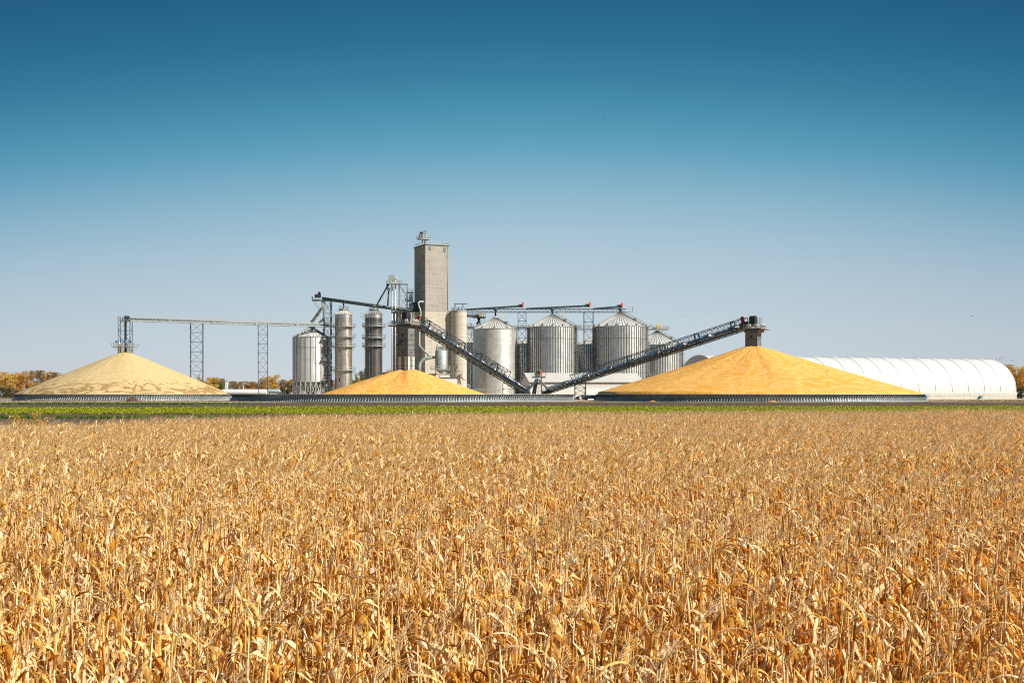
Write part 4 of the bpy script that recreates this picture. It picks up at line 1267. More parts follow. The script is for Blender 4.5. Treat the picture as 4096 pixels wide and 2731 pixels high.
# back-row catwalk conveyor
gantry("overhead_conveyor", "pale catwalk conveyor running behind the front bins to the far right bin", P(1867, 1317, YB), P(2668, 1320, YB), depth=1.6, wid=2.2, mat='galv', tube_mat='galv', tube_r=.35, bay=2.6, br=.07)
s_ = thing("conveyor_drive", "yellow conveyor drive box above the far right bin", "drive unit", P(2634, 1318, YB - 1.2))
b = MB(); b.bb(-.9, .9, -.6, .6, .2, 2.0); b.bb(-.7, .9, -.5, .5, 2.0, 2.4); b.obj("housing", M['yellow'], s_)
b = MB(); b.rail([(-2, -1, -.2), (4.2, -1, -.2), (4.2, 1, -.2)], 1.6, .08, 1.0); b.bb(-2, 4.2, -1, 1, -.35, -.2); b.obj("deck", M['galv'], s_)
# upper stub conveyor right of the silo
sc_ = gantry("overhead_conveyor", "short pale conveyor stub with a yellow drive right of the round silo", P(1862, 1268, 470), P(1936, 1270, 470), depth=1.3, wid=2.0, mat='galv', tube_mat='galv', bay=1.6, br=.07)
k = 470 / F
b = MB(); b.bb(5.6, 6.7, -1.4, -.3, .2, 2.2); b.obj("drive_housing", M['yellow'], sc_)
b = MB(); b.bb(3.0, 8.4, -1.4, 1.4, -.35, -.1); b.rail([(3.0, -1.4, -.1), (8.4, -1.4, -.1), (8.4, 1.4, -.1)], 1.3, .08, .9); b.obj("deck", M['dark'], sc_)
b = MB(); b.tube([(5.5, 0, -.3), (5.5, 0, -1.6), (4.6, 0, -3.0)], [.9, .4, .4], 10); b.bar((5.5, 0, -1.5), (6.6, 0, -4.0), .5); b.obj("discharge", M['dark'], sc_)
lattice("lattice_tower", "thin lattice tower just right of the round concrete silo", "lattice tower", PX(1877, 469), 469, 2.2, 2.0, 0, PZ(1270, 431), 4.6, .16, .08, 'dark')
lattice("lattice_tower", "braced frame under the yellow conveyor drive right of the silo", "lattice tower", PX(1924, 471), 472, 2.6, 2.0, 0, PZ(1272, 471), 2.6, .12, .08, 'dark')

# ------------------------------------------------------------------ filling boxes on the two yellow piles
TB = R_(58.5)
M['boxd'] = noisy("grey_galvanised_box", (.09, .09, .09), (.15, .15, .145), .9, .6, .1)
M['boxl'] = noisy("stained_galvanised_box", (.12, .13, .13), (.20, .21, .20), .9, .6, .05)
M['stripe'] = noisy("white_box_stripe", (.50, .50, .49), (.6, .6, .58), 1, .5)
def fill_box(cx, cy, z0, z1, label, tall, drive_col):
    t = thing("filling_box", label, "filling box", (cx, cy, 0), TB, "square filling boxes on the yellow piles")
    w = 1.75
    MB().bb(-w, w, -w, w, z0, z1).obj("body", M['boxl'], t)
    b = MB()
    z = z1 - 2.4; 
    while z > z0:
        b.bb(-w - .05, w + .05, -w - .05, w + .05, z, z + .1); z -= 1.55 if tall else 2.4
    for x in (-w, w):
        for y in (-w, w): b.bb(x - .08, x + .08, y - .08, y + .08, z0, z1)
    b.obj("flange", M['dark'], t)
    for zz in ([z1 - 3.0, z1 - 7.9, z1 - 13.2] if tall else [z1 - 2.0]):
        for face in (0, 1):
            v = MB()
            if face == 0: v.bb(-.25, .25, -w - .06, -w - .01, zz, zz + .55)
            else: v.bb(-w - .06, -w - .01, -.25, .25, zz, zz + .55)
            v.obj("port", M['black'], t)
    if tall:
        zs = PZ(1427, cy)
        for x in (-1.15, 1.15):
            v = MB(); v.bb(x - .5, x + .5, -w - .04, -w - .005, z0, zs); v.obj("white_panel", M['stripe'], t)
            v = MB(); v.bb(-w - .04, -w - .005, x - .5, x + .5, z0, zs); v.obj("white_panel", M['stripe'], t)
        # chevron deflector on the shaded face
        v = MB(); v.bar((-w - .35, -.4, z1 - 3.9), (-w - .35, 1.9, z1 - 5.6), .5, .5); v.bar((-w - .35, -.4, z1 - 3.9), (-w - .35, -1.6, z1 - 5.0), .3, .4)
        v.obj("deflector", M['dark'], t)
    else:
        v = MB(); v.bar((-w - .1, w + .3, z0 + 2.6), (-w - .3, w + .9, z0 + .9), .5, .5); v.obj("deflector", M['black'], t)
        v = MB(); v.bar((w + .3, -w + .5, z0 + 3.0), (w + 1.6, -w + .2, z0 + .5), .8, .5); v.bb(.5, 1.5, -w - .4, -w, z0 + 2.6, z0 + 3.3); v.obj("deflector", M['boxl'], t)
    # crown platform
    b = MB(); b.bb(-w - .15, w + .15, -w - .15, w + .15, z1, z1 + .5); b.obj("collar", M['dark'], t)
    b = MB(); b.bb(-w - .5, w + (1.0 if tall else .3), -w - 1.3, w + .5, z1 + .5, z1 + .75)
    if not tall: b.bb(-w - .35, w + .25, -w - .9, w + .35, z1 - .35, z1 + .28)
    b.bb(-w + .2, w + (1.2 if tall else .2), -w - 2.5 if not tall else -w - 1.2, -w, z1 + .3, z1 + .5)
    if tall: b.bb(-w - .6, w, w + .4, w + 3.4, z1 + .1, z1 + .35)
    pl = b.obj("deck", M['boxd'], t)
    b = MB(); z = z1 + .75
    b.rail([(-w - .5, w + .5, z), (-w - .5, -w - 1.3, z), (w + 1.0, -w - 1.3, z), (w + 1.0, w + .5, z)], 1.1, .08, .9)
    if tall: b.rail([(-w - .6, w + .5, z1 + .3), (-w - .6, w + 3.4, z1 + .3), (w, w + 3.4, z1 + .3)], 1.1, .07, 1)
    b.obj("deck_railing", M['galvl'], pl)
    # aeration fans and motors
    spots = [(-w - .1, .7), (-w - .1, -1.4), (.2, -w - .9), (1.5, -w - .9)] if not tall else [(.2, -w - .8), (1.6, -w - .8), (-w - .1, -1.3), (-.8, w + 2.4)]
    for i, (x, y) in enumerate(spots):
        b = MB(); dx, dy = (-.5, 0) if x < -w else (0, -.5)
        c = Vector((x, y, z + .85))
        b.tube([c - Vector((dx, dy, 0)) * .5, c + Vector((dx, dy, 0)) * .6], .6, 16)
        f_ = b.obj("fan_housing", M['galvl'], t)
        b = MB(); b.tube([c + Vector((dx, dy, 0)) * .6, c + Vector((dx, dy, 0)) * 1.4], .24, 12); b.bb(x - .3, x + .3, y - .3, y + .3, z, z + .2)
        b.obj("fan_motor", M['cream'], f_)
    # head of the conveyor: round-topped casing
    b = MB(); hz = z1 + 1.4
    prof = [(-1.1, hz)] + [(-.1 + 1.05 * -math.cos(a) * (1 if 1 else 1), hz + 2.4 + .8 * math.sin(a)) for a in np.linspace(0, PI, 9)] + [(.95, hz)]
    b.prism(prof, -.9, .9); b.obj("belt_head", M['black'], t)
    b = MB(); b.bb(.9, 1.9, 1.0, 2.2, z, z + 1.6); b.tube([(-1.2, 1.9, z + .5), (0, 1.9, z + .5)], .4, 10); b.obj("gearbox", M['motor'], t)
    b = MB(); b.rail([(1.1, -.9, z + 1.6), (1.1, -2.2, z + 1.6), (-.2, -2.2, z + 1.6)], 1.6, .08, .8); b.obj("upper_railing", M['galvl'], t)
    return t
zb2 = PZ(1306, 338); zb3 = PZ(1325, 337)
fill_box(PX(1625, 338), 338.5, 2.5, zb2, "tall filling box with white lower stripes rising from the two-peaked pile", True, 0)
fill_box(PX(3013, 337), 337, 12.0, zb3, "squat dark filling box on the very top of the biggest pile", False, 0)

# ------------------------------------------------------------------ inclined belt conveyors
def incline(label, p, q, H, cage0, cage1, guard=True, wid=2.4, hood_steps=True, group="inclined belt conveyors"):
    L, dz, rz = local_frame(p, q)
    t = thing("inclined_conveyor", label, "belt conveyor", p, rz, group)
    ang = math.atan2(dz, L); LL = math.hypot(L, dz)
    ex = Vector((math.cos(ang), 0, math.sin(ang))); en = Vector((-math.sin(ang), 0, math.cos(ang)))
    S = lambda x, y, z: ex * x + Vector((0, y, 0)) + en * z
    hb = H * .30
    h = wid / 2
    b = MB()
    for y in (-h, h):
        b.bar(S(0, y, 0), S(LL, y, 0), .16); b.bar(S(0, y, hb), S(LL, y, hb), .2)
    b.obj("chord", M['dark'], t)
    b = MB(); b.bar(S(0, 0, hb * .55), S(LL, 0, hb * .55), .15, wid - .25)
    # bar() puts w along its side vector; use a flat pan built directly
    b = MB()
    b.quad(S(0, -h + .1, hb * .45), S(LL, -h + .1, hb * .45), S(LL, h - .1, hb * .45), S(0, h - .1, hb * .45))
    b.quad(S(0, -h + .1, hb * .42), S(0, h - .1, hb * .42), S(LL, h - .1, hb * .42), S(LL, -h + .1, hb * .42))
    b.obj("belt_pan", M['dark'], t)
    b = MB(); n = int(LL / 2.0)
    for i in range(n + 1):
        x = LL * i / n
        b.bar(S(x, -h, 0), S(x, h, 0), .14); b.bar(S(x, -h, hb), S(x, h, hb), .14)
        for y in (-h, h):
            b.bar(S(x, y, 0), S(x, y, hb), .12)
            if i < n: b.bar(S(x, y, 0), S(LL * (i + 1) / n, y, hb), .1)
        if i < n: b.bar(S(x, -h, 0), S(LL * (i + 1) / n, h, 0), .09)
    b.obj("frame_bracing", M['dark'], t)
    b = MB(); n2 = int(LL / 1.2)
    for i in range(n2):
        x = LL * (i + .5) / n2; b.tube([S(x, -.55, hb * .2), S(x, .55, hb * .2)], .09, 6)
    b.obj("idler", M['galvl'], t)
    # half-round silver hood with raised inspection covers
    b = MB(); rr = .85
    ns = 8
    def hood(x0, x1, r, zb):
        o = len(b.v)
        for x in (x0, x1):
            for i in range(ns + 1):
                a = PI * i / ns; b.v.append(S(x, -r * math.cos(a) - .15, zb + r * math.sin(a)))
        for i in range(ns): b.face([o + i, o + i + 1, o + ns + 2 + i, o + ns + 1 + i], 0, True)
        b.face([o + i for i in range(ns + 1)]); b.face([o + ns + 1 + i for i in range(ns + 1)][::-1])
    hood(LL * .03, LL * .985, rr, hb + .1)
    ho = b.obj("belt_hood", M['silver'], t)
    if hood_steps:
        x = LL * .10
        while x < LL * .95:
            b = MB(); hood(x, x + 3.0, rr + .2, hb + .15); b.obj("hood_cover", M['silver'], ho); x += LL * .117
    # walkway cage
    x0, x1 = LL * cage0, LL * cage1
    b = MB()
    for y in (-h, h): b.bar(S(x0, y, H), S(x1, y, H), .15)
    for y in (-h,): b.bar(S(x0, y, hb + 1.1), S(x1, y, hb + 1.1), .06)
    b.obj("cage_chord", M['dark'], t)
    b = MB(); n = int((x1 - x0) / 2.1)
    for i in range(n + 1):
        x = x0 + (x1 - x0) * i / n
        b.bar(S(x, -h, H), S(x, h, H), .1)
        if i < n:
            xn = x0 + (x1 - x0) * (i + 1) / n; xm = (x + xn) / 2
            for y in (-h, h):
                b.bar(S(x, y, H), S(xm, y, hb), .08); b.bar(S(xm, y, hb), S(xn, y, H), .08)
                b.bar(S(xm, y, hb), S(xm, y, H), .05)
            b.bar(S(x, -h, H), S(xn, h, H), .07)
    b.obj("cage_bracing", M['dark'], t)
    for i in range(1, 6):
        x = x0 + (x1 - x0) * (i - .15) / 5.2
        b = MB()
        for y in (-h - .05, h + .05): b.bar(S(x, y, -.1), S(x, y, H + .1), .34, .3)
        b.bar(S(x, -h, H), S(x, h, H), .25); b.obj("splice_frame", M['dark'], t)
    b = MB(); 
    for x in (x0, x1):
        for y in (-h, h): b.bar(S(x + (1.0 if x == x0 else 0), y, hb), S(x, y, H), .16)
        b.bar(S(x, -h, H), S(x, h, H), .16)
    b.obj("cage_end", M['dark'], t)
    # side rail of the low part
    b = MB()
    b.bar(S(0, -h, hb + .75), S(x0, -h, hb + .75), .12); b.bar(S(0, h, hb + .75), S(x0, h, hb + .75), .12)
    m_ = max(3, int(x0 / 1.6))
    for i in range(m_ + 1): b.bar(S(x0 * i / m_, -h, hb), S(x0 * i / m_, -h, hb + .75), .1)
    b.obj("tail_rail", M['dark'], t)
    b = MB(); c = S(LL - 1.4, 0, hb + 1.7)
    b.bar(S(LL - .6, -.9, hb + .5), S(LL - .6, -.9, hb + 2.9), .5, .9); b.obj("belt_guard", M['red'], t)
    b = MB(); b.bar(S(LL - 2.2, -.2, hb + .4), S(LL + .6, -.2, hb + .5), 1.2, 1.3); b.obj("drive_head", M['motorb'], t)
    b = MB(); b.bar(S(-.8, 0, .3), S(2.5, 0, .5), 1.9, 1.0); b.obj("tail_hopper", M['dark'], t)
    return t
c2a, c2b = P(2107, 1578, 391), P(1672, 1312, 343)
incline("steep inclined belt conveyor descending right from the striped filling box", c2a, c2b, 3.6, .21, 1.0)
c3a, c3b = P(2180, 1577, 390), P(2992, 1316, 339)
incline("long inclined belt conveyor climbing right to the top of the biggest pile", c3a, c3b, 3.5, .16, 1.0)

def on_line(a, b, px):
    k = (px - 2048) / F
    t_ = (k * a.y - a.x) / ((b.x - a.x) - k * (b.y - a.y))
    return a.lerp(b, t_)
# wheeled support of the right conveyor
c = on_line(c3a, c3b, 2321)
ws = lattice("wheeled_support", "dark braced support with rubber wheels under the long right-hand conveyor", "conveyor support", c.x, c.y, 3.6, 2.6, .5, c.z + .1, 2.0, .2, .1, 'dark')
for x in (-.9, .9, 2.0):
    b = MB(); b.tube([(x - .2 + .2, -1.7, .72), (x, -1.35, .72)], .62, 20); b2 = b.obj("wheel", M['rubber'], ws)
    MB().tube([(x, -1.76, .72), (x, -1.69, .72)], .32, 14).obj("hub", M['galvl'], b2)
for x in (-1.8, -.2, 1.6):
    b = MB(); b.bb(x - .35, x + .35, -1.6, -.9, .03, .55); b.obj("footing", M['conc2'], ws)
c = on_line(c2a, c2b, 2034)
lattice("conveyor_support", "dark braced trestle under the low end of the steep conveyor", "conveyor support", c.x, c.y, 3.8, 2.4, 0, c.z + .1, 2.2, .22, .1, 'dark')

# transfer tower feeding both conveyors
Yt = 394.0; tx = PX(2155, Yt); k = Yt / F
tt = lattice("transfer_tower", "small lattice tower with drive head and two spouts between both conveyors", "transfer tower", tx, Yt, 1.95, 1.95, 0, PZ(1510, Yt), 1.6, .2, .08, 'dark')
z = PZ(1510, Yt)
b = MB(); b.bb(-2.3, 2.3, -1.5, 1.5, z - .1, z + .3); dk = b.obj("deck", M['dark'], tt)
b = MB(); b.rail([(-2.3, 1.5, z + .3), (-2.3, -1.5, z + .3), (2.3, -1.5, z + .3), (2.3, 1.5, z + .3)], 1.1, .07, .9); b.bar((1.1, -1.4, 0), (1.1, -1.4, z + 2.9), .08); b.obj("deck_railing", M['galvl'], dk)
b = MB(); b.bar((-1.2, 0, z + .4), (.3, 0, z + 2.0), 1.3, 1.2); b.bb(-1.4, .4, -.7, .7, z + .3, z + 1.6); b.bb(-1.0, .3, -.5, .5, z + 1.9, z + 2.3); b.obj("belt_head", M['black'], tt)
b = MB(); b.bb(-.3, .6, -.6, .5, z + 1.8, z + 2.6); b.tube([(.1, 0, z + 2.5), (.1, 0, z + 3.0)], .2, 8); b.obj("motor", M['motor'], tt)
b = MB(); b.prism([(.6, z + .4), (1.0, z + .3), (1.2, z + 1.0), (1.0, z + 2.2), (.7, z + 2.5), (.4, z + 2.2)], -.9, -.5); b.obj("belt_guard", M['orange'], tt)
zc = PZ(1527, Yt)
b = MB(); b.bar((-.2, -.8, zc + .9), (-3.9, -1.8, PZ(1560, Yt)), .75, .7); b.bar((-.8, .3, zc + .7), (-2.0, .3, 0.6), 1.2, 1.3); b.obj("left_spout", M['dark'], tt)
b = MB(); b.bar((.2, -.8, zc + .6), (3.3, -1.8, PZ(1558, Yt)), .75, .7); b.bar((3.3, -1.8, PZ(1558, Yt)), (3.6, -1.8, .8), .7, .6); b.obj("right_spout", M['galv'], tt)

# ------------------------------------------------------------------ white warehouse
TW = R_(8); Yw = 405.0
w_ = thing("warehouse", "long low white warehouse with pale ribbed roof behind the conveyors", "warehouse", (PX(2119, Yw), Yw, 0), TW)
he, Lw, Ww = PZ(1527.5, Yw), 41.5, 22.0
zr = PZ(1492.5, Yw + 11)
b = MB(); b.prism([(0, 0), (Lw, 0), (Lw, he), (0, he)], 0, .3)
b = MB()
b.v = [Vector(v) for v in ((0, 0, 0), (0, Ww, 0), (0, Ww, he), (0, Ww / 2, zr - .1), (0, 0, he), (Lw, 0, 0), (Lw, Ww, 0), (Lw, Ww, he), (Lw, Ww / 2, zr - .1), (Lw, 0, he))]
for f in ([0, 4, 3, 2, 1], [5, 6, 7, 8, 9], [0, 5, 9, 4], [1, 2, 7, 6]): b.face(f)
b.obj("wall", M['wclad'], w_)
b = MB()
o_ = .35
for (y0_, y1_, z0_, z1_) in ((-o_, Ww / 2, he - .05, zr), (Ww + o_, Ww / 2, he - .05, zr)):
    k_ = len(b.v)
    for (x, y, z) in ((-o_, y0_, z0_), (Lw + o_, y0_, z0_), (Lw + o_, y1_, z1_), (-o_, y1_, z1_)): b.v.append(Vector((x, y, z)))
    for (x, y, z) in ((-o_, y0_, z0_), (Lw + o_, y0_, z0_), (Lw + o_, y1_, z1_), (-o_, y1_, z1_)): b.v.append(Vector((x, y, z + .15)))
    for f in ((0, 1, 2, 3), (7, 6, 5, 4), (0, 4, 5, 1), (1, 5, 6, 2), (2, 6, 7, 3), (3, 7, 4, 0)): b.face([k_ + i for i in f])
ro = b.obj("roof", M['wroofx'] if 'wroofx' in M else M['wroof'], w_)
b = MB(); b.bb(-.3, Lw + .3, -o_ - .05, -.02, he - .38, he - .07); b.obj("eave_trim", M['trim'], ro)
b = MB(); b.bar((-.4, -o_, he), (-.4, Ww / 2, zr), .1, .3); b.bar((-.4, Ww + o_, he), (-.4, Ww / 2, zr), .1, .3); b.obj("gable_trim", M['galv'], ro)
b = MB(); b.bb(-.06, .0, 3.6, 13.0, 0, 4.9); b.obj("roller_door", M['door'], w_)
b = MB(); b.bb(-.2, -.0, 13.1, 13.4, 0, 5.1); b.bb(-.1, 0, 3.3, 3.5, 0, 5.1); b.obj("door_frame", M['trim'], w_)
b = MB(); b.bb(-.12, -.01, 10.2, 11.8, he + 1.35, he + 1.75); b.obj("gable_vent", M['black'], w_)
b = MB(); b.bb(-.6, -.01, 1.2, 2.4, 4.2, 5.0); b.obj("wall_heater", M['galv'], w_)
b = MB(); b.bb(0, Lw, -.05, -.01, he - 1.3, he - 1.24); b.bb(19.5, Lw, -.12, -.05, 4.28, 4.36); b.obj("wall_seam", M['galv'], w_)
b = MB(); b.bb(20.0, Lw, -.1, -.02, .0, 4.25); b.obj("smooth_wall_panel", M['white'], w_)

# ------------------------------------------------------------------ hoop barn
hl = Vector((PX(2794, 426), 426, 0)); hr = Vector((PX(3946, 472), 472, 0))
ax = (hr - hl); Lh = ax.length; th = math.atan2(ax.y, ax.x)
hb_ = thing("hoop_barn", "long white fabric hoop barn with concrete base wall at right", "hoop barn", hl, th)
T = 16.5; zw = 2.5; zt = 16.6
M['fabric'] = noisy("white_barn_fabric", (.54, .54, .535), (.62, .62, .61), .12, .6)
def arch(u):   # u 0..PI, local y,z (y negative towards camera)
    c, s = math.cos(u), math.sin(u)
    return (-T * math.copysign(abs(c) ** .98, c), zw + (zt - zw) * s ** .98)
nb = 34; na = 36
b = MB()
for i in range(nb * 4 + 1):
    x = Lh * i / (nb * 4)
    sag = .16 * (1 - abs(math.cos(PI * (i % 4) / 4))) if True else 0
    sag = .30 * math.sin(PI * (i % 4) / 4)
    for j in range(na + 1):
        y, z = arch(PI * j / na)
        cy_, cz = y, z - zw
        l_ = math.hypot(cy_, cz)
        b.v.append(Vector((x, y * (1 - sag / l_), zw + cz * (1 - sag / l_))))
for i in range(nb * 4):
    for j in range(na):
        k_ = i * (na + 1) + j
        b.face([k_, k_ + na + 1, k_ + na + 2, k_ + 1], 0, True)
fab = b.obj("fabric_cover", M['fabric'], hb_)
b = MB()
for i in range(0, nb + 1):
    x = Lh * i / nb
    w2 = .05 if i % 2 else .09
    pts = [Vector((x, arch(PI * j / na)[0] * 1.004, zw + (arch(PI * j / na)[1] - zw) * 1.004)) for j in range(na + 1)]
    if i % 2 == 0:
        for p_, q_ in zip(pts[:-1], pts[1:]): b.bar(p_, q_, .07, .05)
b.obj("cover_seam", M['galv'], fab)
b = MB()
b.bb(0, Lh, -T - .12, -T + .3, 0, zw); b.bb(0, Lh, T - .3, T + .12, 0, zw); b.obj("base_wall", M['concw'], hb_)
b = MB(); b.bb(-.05, Lh + .05, -T - .22, -T - .12, zw - .12, zw + .25); b.obj("fabric_hem", M['white'], fab)
for x in (-.05, Lh + .05):
    b = MB(); pts = [arch(PI * j / na) for j in range(na + 1)]
    k_ = len(b.v)
    b.v += [Vector((x, y, z)) for y, z in pts] + [Vector((x, T, 0)), Vector((x, -T, 0))]
    b.face(list(range(len(b.v)))); b.obj("end_wall", M['door'] if x < 0 else M['fabric'], hb_)
b = MB(); b.bb(-.2, -.06, -4.6, -.6, 10.2, 12.8); b.obj("end_opening", M['rusty'] if 'rusty' in M else M['wood'], hb_)
b = MB(); b.bb(-.2, -.06, -8.8, -5.6, 10.2, 12.4); b.obj("end_opening", M['wood'], hb_)
b = MB()
for i in range(int(Lh / 2.4)): b.bb(i * 2.4 + 1, i * 2.4 + 1.12, -T - .26, -T - .22, zw - .35, zw + .05)
b.bb(0, Lh, -T - .17, -T - .12, 1.25, 1.32)
b.obj("tie_down", M['galv'], hb_)
for px in (3700, 3918):
    kk = (px - 2048) / F
    # point on the near wall line
    nx, ny = math.cos(th), math.sin(th)
    p0 = hl + Vector((math.sin(th) * T, -math.cos(th) * T, 0))
    s_ = (kk * p0.y - p0.x) / (nx - kk * ny)
    b = MB(); b.tube([(s_, -T - .12, .9), (s_, -T - .9, .9)], .5, 16); b.tube([(s_, -T - .9, .9), (s_, -T - 1.3, .9)], [.5, .62], 16)
    f_ = b.obj("aeration_fan", M['blue'], hb_)
    MB().tube([(s_, -T - 1.32, .9), (s_, -T - 1.36, .9)], .3, 12).obj("fan_hub", M['galvl'], f_)

# ------------------------------------------------------------------ tanks, sheds, trailer, poles
def htank(px0, px1, ytop, ybot, Y, mat, label, rz=0.0, legs=True):
    r = (ybot - ytop) / 2 * Y / F; x0, x1 = PX(px0, Y), PX(px1, Y); zc = PZ((ytop + ybot) / 2, Y)
    t = thing("storage_tank", label, "tank", ((x0 + x1) / 2, Y, 0), rz)
    h = (x1 - x0) / 2
    pts, rs = [], []
    for i in range(7):
        a = PI / 2 * i / 6; pts.append((-h + r * (1 - math.sin(a)), 0, zc)); rs.append(max(.02, r * math.cos(a) if 0 else r * math.sin(PI / 2 - a)))
    xs1 = [-h + r * .7 * (1 - math.cos(a)) for a in np.linspace(0, PI / 2, 7)]
    rs1 = [max(.02, r * math.sin(a)) for a in np.linspace(0, PI / 2, 7)]
    pts = [(x, 0, zc) for x in xs1] + [(-x, 0, zc) for x in xs1[::-1]]
    MB().tube(pts, rs1 + rs1[::-1], 28).obj("shell", mat, t)
    if legs:
        for x in (-h * .6, h * .6):
            MB().bb(x - .25, x + .25, -r * .7, r * .7, 0, zc - r * .6).obj("saddle", M['conc2'], t)
    b = MB(); b.bb(-.4, .4, -.2, .2, zc + r - .05, zc + r + .3); b.obj("manway", M['galv'], t)
    return t
htank(884, 1072, 1556.5, 1581, 500, M['tank'], "long white horizontal tank on saddles right of the pale pile")
htank(1050, 1122, 1557, 1572, 520, M['tankb'], "pale blue horizontal tank behind the right end of the white tank")
htank(893, 946, 1583, 1601, 415, M['tank'], "small low white tank lying between the two left bunkers", legs=False)
for px, y0_ in ((903, 1527), (907.5, 1525), (911, 1527)):
    t = thing("white_pole", "thin white pole in a cluster of three behind the long white tank", "pole", (PX(px, 505), 505, 0), 0, "three thin white poles behind the tank")
    MB().tube([(0, 0, 0), (0, 0, PZ(y0_, 505))], .16, 8).obj("pole_shaft", M['white'], t)
    MB().tube([(0, 0, PZ(y0_, 505)), (0, 0, PZ(y0_, 505) + .3)], .22, 8).obj("pole_cap", M['galv'], t)
t = thing("white_pole", "single thin pole standing among the autumn trees right of the three poles", "pole", (PX(973, 520), 520, 0))
MB().tube([(0, 0, 0), (0, 0, PZ(1538, 520))], .14, 8).obj("pole_shaft", M['white'], t)
MB().box((0, 0, PZ(1540, 520)), (.5, .3, .5)).obj("pole_box", M['galv'], t)
def lamp_pole(px, yb, yt, Y, label, s=-1):
    t = thing("yard_light", label, "yard light", (PX(px, Y), Y, 0))
    z = PZ(yt, Y)
    MB().tube([(0, 0, 0), (0, 0, z)], [.2, .13], 8).obj("pole", M['wood'], t)
    b = MB(); b.tube([(0, 0, z - .3), (s * .9, 0, z + .2)], .06, 6); b.obj("bracket", M['galv'], t)
    MB().tube([(s * 1.0, 0, z + .2), (s * 1.0, 0, z - .2)], [.2, .45], 12).obj("lamp_head", M['galvl'], t)
lamp_pole(207, 1600, 1497, 450, "wooden yard light pole in front of the autumn trees behind the pale pile's left slope")
lamp_pole(796, 1600, 1497, 392, "yard light pole beside the wide support tower behind the pale pile")
t = thing("small_shed", "small beige shed roof peeking between the dark dryer and the bucket elevator", "shed", (PX(1550, 425), 425, 0))
MB().bb(-2.1, 2.1, 0, 3.5, 0, PZ(1492, 425)).obj("wall", M['aclad'], t)
b = MB(); z = PZ(1491, 425); b.prism([(-2.4, z), (2.4, z - .25), (2.4, z - .05), (-2.4, z + .25)], -.3, 3.8); b.obj("roof", M['wroof'], t)
t = thing("walkway_bridge", "short covered walkway sticking out left of the dark dryer", "walkway", (PX(1437, 404), 404, 0))
z = PZ(1499, 404); b = MB(); b.bb(-1.8, 1.8, -.8, .8, z, z + .15); b.obj("deck", M['wood'], t)
b = MB(); b.rail([(-1.8, -.8, z + .1), (1.8, -.8, z + .1)], .6, .07, .9); b.bb(-1.9, 1.9, -.9, .9, z + .65, z + .72); b.bar((-.2, 0, z), (-.2, 0, 0), .1); b.obj("frame", M['galv'], t)
# grain trailer in the gap between the two right bunkers
Yg = 398.0
t = thing("grain_trailer", "low dark green grain trailer parked in the gap left of the big pile", "trailer", (PX(2360, 372), 372.0, 0))
b = MB(); b.prism([(-2.6, .75), (2.6, .75), (3.1, 1.75), (-3.1, 1.75)], -1.1, 1.1); b.obj("body", M['trailer'] if 'trailer' in M else M['green'], t)
for x in (-1.4, 1.6):
    MB().tube([(x, -1.15, .42), (x, -.8, .42)], .42, 16).obj("wheel", M['rubber'], t)
b = MB(); b.bar((-2.6, 0, .65), (2.6, 0, .65), .25); b.obj("chassis", M['black'], t)
# small things near the smooth bin foot
t = thing("aeration_fan", "pale green fan on a tilted stand at the foot of the smooth bin", "fan", (PX(1872, 425), 425, 0))
MB().tube([(0, 0, 5.0), (0, -.7, 5.0)], .8, 18).obj("housing", M['duct'], t)
b = MB(); b.bar((-.9, -.3, 2.0), (0, -.3, 4.4), .15); b.bar((.9, -.3, 2.0), (0, -.3, 4.4), .15); b.bar((-.9, -.3, 0), (-.9, -.3, 2.0), .15); b.bar((.9, -.3, 0), (.9, -.3, 2.0), .15); b.obj("stand", M['galv'], t)
MB().tube([(0, -.72, 5.0), (0, -.78, 5.0)], .3, 12).obj("hub", M['dark'], t)
t = thing("pipe_rack", "low horizontal pipe rack in front of the smooth bin", "pipe rack", (PX(1950, 415), 415, 0))
b = MB(); z = PZ(1557, 415)
b.bar((-7, 0, z), (6.2, 0, z), .12); b.bar((-7, 0, z - .35), (6.2, 0, z - .35), .08); b.obj("pipe", M['galvl'], t)
for x in (-6, 0, 4):
    b = MB(); b.bar((x, 0, 0), (x, 0, z), .12); b.bar((x - .6, 0, z), (x, 0, z - .9), .08); b.bar((x + .6, 0, z), (x, 0, z - .9), .08); b.obj("stand", M['galv'], t)
t = thing("loading_ramp", "low pale sloping conveyor trough left of the hopper bin's legs", "ramp", (PX(1120, 425), 425, 0))
b = MB(); b.bar((-2.5, 0, PZ(1573, 425)), (2.6, 0, PZ(1566, 425)), .8, .3); b.obj("trough", M['galvl'], t)
b = MB(); b.bb(2.3, 3.3, -.5, .5, .2, PZ(1558, 425)); b.obj("engine", M['black'], t)
for x in (-2, 1.5):
    b = MB(); b.bar((x, 0, 0), (x, 0, 2.4), .12); b.obj("leg", M['galv'], t)
# posts
def post(px, y0_, y1_, Y, label, mat='wood', r=.09, cap=False):
    zb = float(gz(Y)); t = thing("fence_post", label, "post", (PX(px, Y), Y, zb))
    h = PZ(y0_, Y) - zb
    MB().tube([(0, 0, -.1), (r * .3, 0, h * .5), (0, 0, h)], [r, r * .9, r * .8], 8).obj("post_shaft", M[mat], t)
    return t, h
post(103, 1591, 1603, 312, "short pale wooden stake in front of the pale pile's bunker wall", r=.16)
t, h = post(1060, 1649, 1682, 128, "dark fence post with a twisted top sticking up at the far edge of the corn", 'post', r=.12)
MB().tube([(0, 0, h - .05), (.1, 0, h + .1), (.35, -.05, h + .06)], [.07, .06, .03], 6).obj("wire_tie", M['post'], t)

